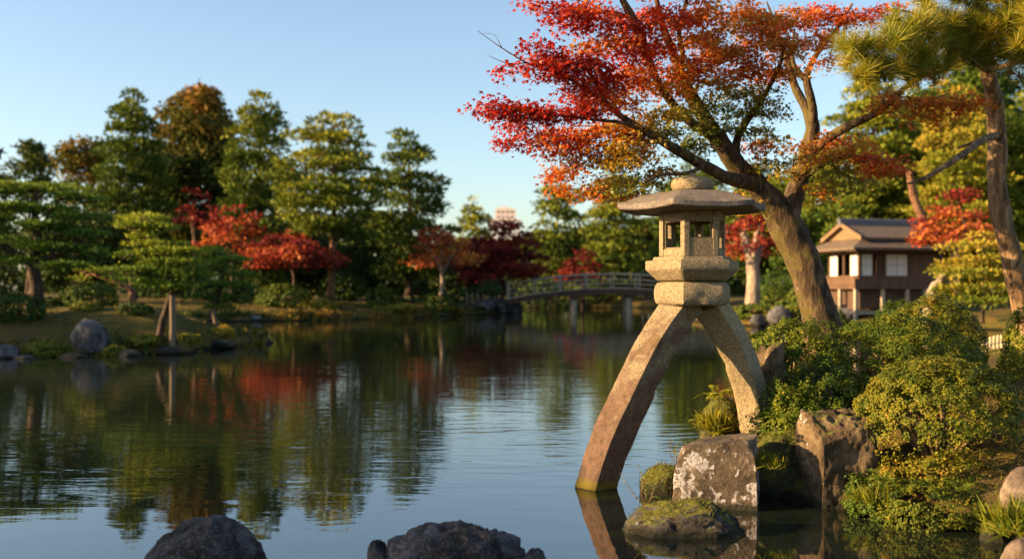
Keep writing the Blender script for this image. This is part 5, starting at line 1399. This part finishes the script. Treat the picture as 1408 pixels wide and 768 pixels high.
def build_maple():
    rng = np.random.default_rng(77)
    b = at(1134, 470, 10.8); b[2] = g1(b[0], b[1]) - .1
    root = thing("maple_tree", "big near maple leaning over the lantern with red, orange and green leaves", "tree", b)
    sk = Skel()
    def W(L): return [tuple(at(px, py, Y)) + (m(r, Y) * (1 if py > 300 else .88),) for px, py, Y, r in L]
    t = W([(1136, 480, 10.8, 31), (1130, 452, 10.8, 26), (1118, 410, 10.8, 24), (1102, 360, 10.8, 22.5), (1084, 315, 10.8, 23), (1068, 286, 10.75, 22), (1045, 258, 10.65, 18), (1015, 228, 10.5, 15.5), (988, 192, 10.3, 13.5), (966, 158, 10.1, 11), (948, 126, 10.0, 9),
           (930, 84, 9.9, 7), (912, 36, 9.8, 5.5), (900, -10, 9.7, 3)])
    sk.limb(t, -1, .045, .55)
    def br(L): 
        pts = W(L); i = sk.near(pts[0]); pts[0] = (*sk.P[i], pts[0][3]); sk.limb(pts, i, .05, .12)
    br([(1084, 310, 10.8, 17), (1092, 270, 10.95, 15), (1104, 230, 11.05, 13), (1114, 196, 11.1, 12), (1118, 172, 11.1, 10.5), (1108, 148, 11.15, 7), (1094, 120, 11.2, 6), (1086, 92, 11.2, 5.5), (1076, 66, 11.2, 4.5), (1062, 24, 11.2, 2.2), (1054, 2, 11.2, 1)])
    br([(1118, 172, 11.1, 8), (1118, 148, 11.0, 6.8), (1110, 112, 10.95, 6), (1112, 96, 10.9, 5), (1124, 74, 10.8, 4), (1150, 40, 10.7, 3), (1172, 5, 10.6, 2)])
    br([(1110, 112, 10.95, 4.5), (1098, 98, 10.95, 4), (1090, 82, 10.95, 3.2), (1092, 40, 10.9, 2)])
    br([(1106, 226, 11.05, 8), (1122, 204, 10.9, 7.5), (1148, 184, 10.7, 6.8), (1178, 168, 10.5, 6), (1204, 156, 10.4, 5.4), (1224, 140, 10.3, 5), (1246, 120, 10.2, 4), (1268, 106, 10.1, 3), (1300, 96, 10.0, 1.5)])
    br([(1212, 150, 10.4, 3.5), (1216, 132, 10.35, 2.5), (1224, 118, 10.3, 1.5)])
    br([(1015, 228, 10.5, 8), (1012, 200, 10.4, 6.5), (1022, 172, 10.3, 5.5), (1044, 142, 10.2, 4.5), (1062, 110, 10.1, 3.6), (1074, 84, 10.0, 2.5)])
    br([(1038, 252, 10.6, 13), (1005, 246, 10.2, 10), (968, 228, 9.9, 8.5), (930, 206, 9.6, 7.5), (900, 188, 9.3, 6), (870, 170, 9.1, 5), (840, 148, 8.9, 4), (818, 112, 8.8, 3), (800, 80, 8.7, 2)])
    br([(988, 192, 10.3, 8), (950, 168, 9.9, 6.5), (915, 130, 9.6, 6), (895, 90, 9.4, 5.5), (882, 52, 9.2, 6), (870, 26, 9.1, 6.5), (856, 0, 9.0, 5.5), (840, -40, 9.0, 4)])
    br([(870, 24, 9.1, 4), (840, 17, 8.9, 3.2), (800, 16, 8.8, 2.4), (770, 8, 8.7, 1.4)])
    br([(948, 126, 10, 5.5), (938, 100, 9.8, 5), (938, 70, 9.7, 4.2), (934, 40, 9.6, 3.4), (944, 0, 9.5, 2.6), (948, -16, 9.5, 1.5)])
    br([(968, 228, 9.9, 3.5), (944, 238, 9.4, 3), (912, 240, 9.0, 2.4), (886, 250, 8.8, 1.6)])
    br([(900, 188, 9.3, 3.5), (860, 170, 8.9, 3), (820, 165, 8.7, 2.4), (780, 160, 8.5, 1.8), (730, 150, 8.4, 1.2)])
    br([(840, 148, 8.9, 3), (800, 118, 8.6, 2.5), (764, 100, 8.5, 2), (724, 86, 8.4, 1.4), (690, 66, 8.4, .8), (656, 42, 8.4, .4)])
    br([(724, 86, 8.4, 1), (700, 88, 8.4, .7), (670, 76, 8.4, .35)])
    br([(690, 66, 8.4, .6), (680, 48, 8.4, .3), (664, 46, 8.4, .25)])
    br([(1100, 250, 10.95, 4), (1130, 228, 10.7, 3), (1165, 214, 10.5, 2.4), (1200, 218, 10.4, 1.6)])
    P = [  # px, py, Y, half width, half height, tint (0 crimson ... 1 green)
        (676, 140, 8.4, 22, 9, .04), (706, 146, 8.4, 28, 12, .05), (742, 150, 8.4, 34, 14, .08), (780, 152, 8.5, 36, 14, .10), (712, 166, 8.4, 26, 9, .10), (690, 152, 8.4, 18, 8, .05), (695, 193, 8.4, 16, 6, .08), (728, 180, 8.4, 30, 9, .14), (762, 182, 8.5, 34, 12, .22),
        (738, 58, 8.4, 15, 8, .1), (728, 74, 8.4, 16, 8, .08), (744, 88, 8.4, 18, 7, .08), (764, 76, 8.5, 22, 12, .07), (784, 92, 8.6, 30, 14, .05), (812, 84, 8.6, 36, 16, .04), (776, 106, 8.5, 24, 9, .06), (700, 92, 8.4, 12, 5, .1),
        (748, 2, 8.6, 26, 9, .1), (768, 18, 8.6, 30, 11, .08), (788, 34, 8.7, 24, 8, .10), (806, 8, 8.7, 34, 14, .12), (838, 28, 8.8, 34, 16, .10), (836, 56, 8.8, 34, 14, .42), (866, 68, 9.0, 32, 16, .10), (878, 40, 9.1, 30, 18, .08), (892, 16, 9.3, 34, 18, .10), (926, 22, 9.4, 34, 18, .18),
        (806, 122, 8.7, 34, 16, .08), (842, 108, 8.8, 36, 18, .08), (876, 98, 9.2, 34, 18, .26), (822, 142, 8.7, 34, 14, .14), (856, 134, 9.0, 36, 14, .36), (908, 62, 9.4, 34, 18, .14), (900, 112, 9.4, 30, 12, .40),
        (800, 178, 8.6, 36, 14, .40), (836, 174, 8.8, 36, 14, .50), (806, 198, 8.6, 32, 10, .45), (772, 204, 8.5, 26, 8, .32), (744, 200, 8.5, 24, 7, .28), (868, 168, 9.0, 34, 14, .62), (876, 190, 9.1, 36, 12, .72), (846, 200, 8.9, 34, 11, .58), (820, 216, 8.7, 34, 10, .54),
        (790, 226, 8.7, 28, 9, .42), (770, 238, 8.7, 20, 6, .34), (856, 218, 8.9, 36, 11, .60), (884, 212, 9.1, 34, 10, .70), (862, 186, 8.9, 24, 8, .42),
        (786, 258, 8.6, 14, 6, .34), (806, 262, 8.6, 22, 8, .34), (834, 258, 8.7, 28, 10, .62), (862, 256, 8.8, 30, 11, .82), (888, 248, 8.9, 22, 9, .76), (842, 244, 8.8, 26, 8, .66), (866, 270, 8.7, 14, 5, .4), (905, 232, 9.0, 26, 8, .66),
        (920, 176, 9.5, 36, 14, .80), (950, 196, 9.8, 34, 12, .88), (910, 154, 9.5, 34, 12, .66), (950, 150, 9.8, 34, 14, .78), (985, 140, 10.0, 34, 14, .90), (990, 110, 9.9, 34, 14, .62), (930, 118, 9.7, 36, 14, .46), (960, 90, 9.6, 36, 16, .30), (930, 88, 9.6, 30, 14, .28),
        (960, 50, 9.6, 38, 18, .32), (990, 70, 9.7, 38, 18, .28), (1010, 100, 9.8, 36, 14, .26), (970, 14, 9.6, 40, 18, .40), (1010, 36, 9.8, 38, 18, .46), (1018, 66, 9.8, 34, 16, .42), (1044, 12, 10.0, 38, 18, .50), (1046, 48, 10.0, 36, 16, .50), (1040, 84, 10.0, 36, 14, .30),
        (1070, 28, 10.2, 38, 18, .46), (1080, 60, 10.2, 36, 14, .38), (1066, 100, 10.2, 34, 12, .44), (1100, 20, 10.4, 36, 18, .40), (1108, 54, 10.4, 34, 14, .30), (1130, 80, 10.5, 26, 8, .36), (1128, 16, 10.5, 36, 14, .22), (1160, 22, 10.5, 34, 11, .14), (1192, 16, 10.5, 30, 9, .10), (1222, 6, 10.4, 24, 7, .12), (1150, 44, 10.6, 26, 8, .28),
        (1000, 168, 10.2, 30, 10, .94), (1030, 150, 10.2, 30, 10, .92), (1054, 140, 10.2, 26, 9, .86), (1066, 152, 10.3, 22, 7, .90), (1038, 176, 10.4, 26, 8, .90), (1064, 186, 10.5, 24, 6, .78), (1020, 126, 10.0, 32, 10, .82), (1044, 118, 10.1, 26, 10, .66), (975, 170, 9.9, 30, 10, .92),
        (1032, 198, 10.4, 26, 7, .40), (1060, 196, 10.5, 26, 7, .32), (1086, 198, 10.8, 22, 7, .50), (1052, 220, 10.6, 30, 9, .78), (1078, 232, 10.9, 22, 8, .72), (1020, 268, 10.2, 14, 9, .66), (1034, 282, 10.3, 12, 10, .62),
        (1140, 186, 10.7, 28, 8, .34), (1168, 192, 10.5, 30, 10, .46), (1150, 210, 10.5, 34, 10, .52), (1182, 212, 10.4, 30, 10, .30), (1206, 216, 10.4, 28, 10, .14), (1232, 226, 10.4, 24, 9, .16), (1200, 232, 10.4, 30, 9, .32), (1160, 234, 10.6, 34, 10, .76), (1190, 246, 10.5, 28, 8, .84), (1130, 250, 10.7, 24, 9, .64), (1130, 216, 10.8, 24, 9, .66), (1136, 266, 10.7, 16, 7, .48),
        (1222, 128, 10.2, 20, 8, .30), (1216, 148, 10.3, 16, 7, .26), (1246, 136, 10.2, 24, 9, .38), (1272, 140, 10.1, 28, 9, .40), (1300, 136, 10.0, 28, 9, .38), (1326, 130, 9.9, 26, 9, .36), (1348, 138, 9.9, 20, 7, .34), (1296, 152, 10.1, 30, 7, .44), (1256, 156, 10.2, 22, 7, .42), (1280, 96, 10.0, 14, 5, .36),
        (800, -34, 8.9, 46, 14, .1), (860, -36, 9.0, 46, 16, .1), (920, -26, 9.4, 46, 14, .15), (980, -18, 9.7, 40, 10, .3)]
    sprays = []
    for px, py, Y, hw, hh, tt in P:
        if px < 925 and py > 165: Y = max(Y, 9.3)
        c0 = at(px, py, Y); w, h = m(hw, Y), m(hh, Y)
        n = max(3, int(round(hw * hh / 54.0)))
        for k in range(n):
            q = rng.normal(0, .46, 3); q = np.clip(q, -1.05, 1.05)
            ox, oy, oz = q[0] * w, q[1] * w * 1.25, q[2] * h
            dp = 1 + oy / Y
            c = np.array([(c0[0] + ox) * 1.0, c0[1] + oy, CAM_H + (c0[2] - CAM_H) * dp + oz * .8 - abs(ox) * .10 * np.sign(w)])
            c[0] = c0[0] * dp + ox
            sprays.append((c, tt + .10 * min(1, max(0, (px - 780) / 120)) * (1 if tt < .4 else 0) + rng.normal(0, .06)))
    base = sk.P[:sk.n].copy()
    order = sorted(range(len(sprays)), key=lambda i: np.min(np.linalg.norm(base - sprays[i][0], axis=1)))
    C = []; T = []; D = []
    for i in order:
        c, tt = sprays[i]
        j = sk.connect(c, .07, .16, rng, .5)
        dirn = sk.D[j]
        nl = int(rng.integers(46, 68))
        h = np.array([dirn[0], dirn[1], 0]) + rng.normal(0, .25, 3) * np.array([1, 1, 0]); h /= np.linalg.norm(h) + 1e-9
        s = np.cross(h, (0, 0, 1))
        a = rng.uniform(-.22, .16, nl); bb = np.clip(rng.normal(0, .080, nl), -.17, .17) * (1 - .4 * np.abs(a) / .22)
        p = c + h * a[:, None] + s * bb[:, None] + np.array([0, 0, 1]) * (rng.normal(-.012, .030, nl) - .35 * a ** 2 * 4 - 1.4 * bb ** 2 * 1.5)[:, None]
        C.append(p); T.append(np.clip(tt + .09 * vnoise(p * 5) + rng.normal(0, .055, nl), 0, 1))
        d = h + s * (bb / .12)[:, None] * .8 + rng.normal(0, .45, (nl, 3)) + np.array([0, 0, -.45]); D.append(d)
        # twiglets of the spray
    sk.solve(.0026, 2.35)
    V, F = sk.mesh(lambda r: 26 if r > .07 else (12 if r > .025 else (6 if r > .008 else 4)), rough=.22, rscale=5)
    mesh_obj("trunk", V, M_BARKM, root, F=F, smooth=True)
    C = np.vstack(C); T = np.concatenate(T); D = np.vstack(D); N = len(C)
    v = D / np.linalg.norm(D, axis=1)[:, None]
    nn = rng.normal(0, .55, (N, 3)) + np.array([-.25, -.25, .8]); nn -= v * (nn * v).sum(1)[:, None]; nn /= np.linalg.norm(nn, axis=1)[:, None]
    u = np.cross(v, nn)
    S_ = .052 * rng.uniform(.6, 1.25, N)
    cards("crown", STAR, C, (u, v, nn), S_, M_MAPLE, root, T)
    print("maple leaves", N, "skeleton", sk.n)
build_maple()

# ------------------------------------------------------------------ the near pine
M_NEED = leaf_mat("long_pine_needles", [(0, (.035, .065, .010)), (.4, (.11, .15, .012)), (.75, (.25, .25, .018)), (1, (.38, .30, .03))], .3, .4, .4)
M_BARKPN = bark_mat("pine_bark", (.045, .026, .014), (.17, .105, .055), (.36, .24, .13), 15, .3, 1.2, .035)
def build_pine():
    rng = np.random.default_rng(99)
    b = at(1412, 470, 10.8); b[2] = g1(b[0], b[1]) - .1
    root = thing("pine_tree", "tall near pine at the right edge with long yellow green needles over the maple", "tree", b)
    sk = Skel()
    def W(L): return [tuple(at(px, py, Y)) + (m(r, Y) * .92,) for px, py, Y, r in L]
    sk.limb(W([(1413, 478, 10.8, 19), (1408, 440, 10.8, 15.5), (1400, 395, 10.8, 14.5), (1387, 340, 10.8, 14), (1376, 290, 10.8, 14), (1371, 245, 10.8, 13), (1371, 200, 10.8, 12.5), (1370, 160, 10.8, 12), (1364, 125, 10.66, 12), (1358, 96, 10.51, 11), (1352, 50, 10.37, 9), (1346, 0, 10.22, 7), (1340, -60, 10.08, 5)]), -1, .05, .78)
    def br(L):
        pts = W(L); i = sk.near(pts[0]); pts[0] = (*sk.P[i], pts[0][3]); sk.limb(pts, i, .06, .2)
    br([(1358, 96, 10.51, 6), (1335, 84, 10.08, 5), (1306, 90, 9.64, 4.5), (1280, 92, 9.35, 4), (1248, 86, 9.06, 3), (1215, 84, 8.77, 2.2), (1184, 76, 8.62, 1.4)])
    br([(1280, 92, 9.35, 3), (1262, 72, 9.06, 2.4), (1240, 54, 8.77, 1.8), (1215, 46, 8.62, 1.2)])
    br([(1306, 90, 9.64, 2.5), (1290, 100, 9.35, 2), (1262, 104, 9.06, 1.5), (1230, 100, 8.91, 1)])
    br([(1352, 50, 10.37, 5), (1325, 40, 9.79, 4), (1298, 30, 9.35, 3), (1268, 22, 9.06, 2), (1240, 14, 8.77, 1.2)])
    br([(1352, 60, 10.37, 5), (1375, 50, 9.64, 4), (1398, 40, 9.06, 3), (1430, 30, 8.77, 2)])
    br([(1358, 96, 10.51, 5), (1385, 90, 9.93, 4), (1412, 82, 9.64, 3), (1450, 78, 9.35, 2)])
    br([(1346, 0, 10.22, 4), (1320, -10, 9.5, 3), (1290, -12, 9.06, 2), (1260, -20, 8.77, 1.2)])
    br([(1346, 0, 10.22, 4), (1372, -8, 9.35, 3), (1405, -14, 8.77, 2)])
    br([(1371, 184, 10.8, 6), (1352, 192, 10.37, 5), (1328, 209, 9.93, 5), (1306, 224, 9.64, 4.4), (1284, 238, 9.5, 3.6), (1264, 248, 9.35, 2.6), (1246, 253, 9.35, 1.2)])
    br([(1352, 193, 10.37, 3), (1338, 196, 10.22, 2.2), (1316, 204, 10.08, 1.2)])
    G = [(1168, 50, 8.62, 20, 12), (1190, 74, 8.62, 30, 14), (1214, 46, 8.62, 30, 14), (1226, 76, 8.77, 32, 14), (1250, 58, 8.77, 32, 16), (1262, 92, 9.06, 32, 12), (1282, 62, 9.06, 34, 18), (1200, 94, 8.77, 26, 9),  
         (1250, 20, 8.77, 30, 14), (1284, 26, 9.06, 36, 18), (1318, 20, 9.21, 38, 20), (1320, 56, 9.35, 36, 18), (1352, 16, 9.21, 36, 20), (1354, 54, 9.35, 34, 18), (1386, 20, 9.06, 36, 20), (1390, 56, 9.21, 34, 18), (1412, 40, 8.91, 30, 20),   (1412, 84, 9.5, 26, 10),
         (1290, -16, 9.06, 40, 14), (1340, -20, 9.21, 40, 14), (1396, -16, 8.91, 40, 16), (1440, 0, 8.77, 36, 24), (1440, 50, 9.06, 34, 22)]
    tf = []
    for px, py, Y, hw, hh in G:
        n = max(5, int(hw * hh / 27))
        for k in range(n):
            q = rng.normal(0, 1, 3); q *= rng.random() ** .4 / np.linalg.norm(q) * 1.1; yy = Y + q[1] * m(hw, Y)
            tf.append(at(px + q[0] * hw, py + q[2] * hh * 1.25 + 12, yy))
    base = sk.P[:sk.n].copy(); order = sorted(range(len(tf)), key=lambda i: np.min(np.linalg.norm(base - tf[i], axis=1)))
    C = []; D = []; T = []; S = []
    for i in order:
        j = sk.connect(tf[i], .07, .10, rng, .5)
        ax = sk.D[j] * .55 + np.array([-.15, -.1, .65]) + rng.normal(0, .25, 3); ax /= np.linalg.norm(ax)
        n = int(rng.integers(60, 90))
        d = rng.normal(0, 1, (n, 3)); d -= ax * (d @ ax)[:, None]; d /= np.linalg.norm(d, axis=1)[:, None]
        sp = rng.uniform(.2, 1.35, n)
        dd = ax * np.cos(sp)[:, None] + d * np.sin(sp)[:, None]
        C.append(tf[i] - ax * rng.uniform(0, .07, n)[:, None]); D.append(dd)
        T.append(np.clip(.74 + rng.normal(0, .18) + rng.normal(0, .12, n), 0, 1)); S.append(.20 * rng.uniform(.7, 1.15, n))
    sk.solve(.0035, 2.3)
    V, F = sk.mesh(lambda r: 24 if r > .06 else (10 if r > .02 else 5), rough=.2, rscale=6)
    mesh_obj("trunk", V, M_BARKPN, root, F=F, smooth=True)
    C = np.vstack(C); D = np.vstack(D); S = np.concatenate(S); T = np.concatenate(T)
    cards("needles", NEEDLE, C, frames_dir(D, rng), np.stack([np.full(len(S), .0058), S, S], 1), M_NEED, root, T)
    print("needles", len(S))
build_pine()
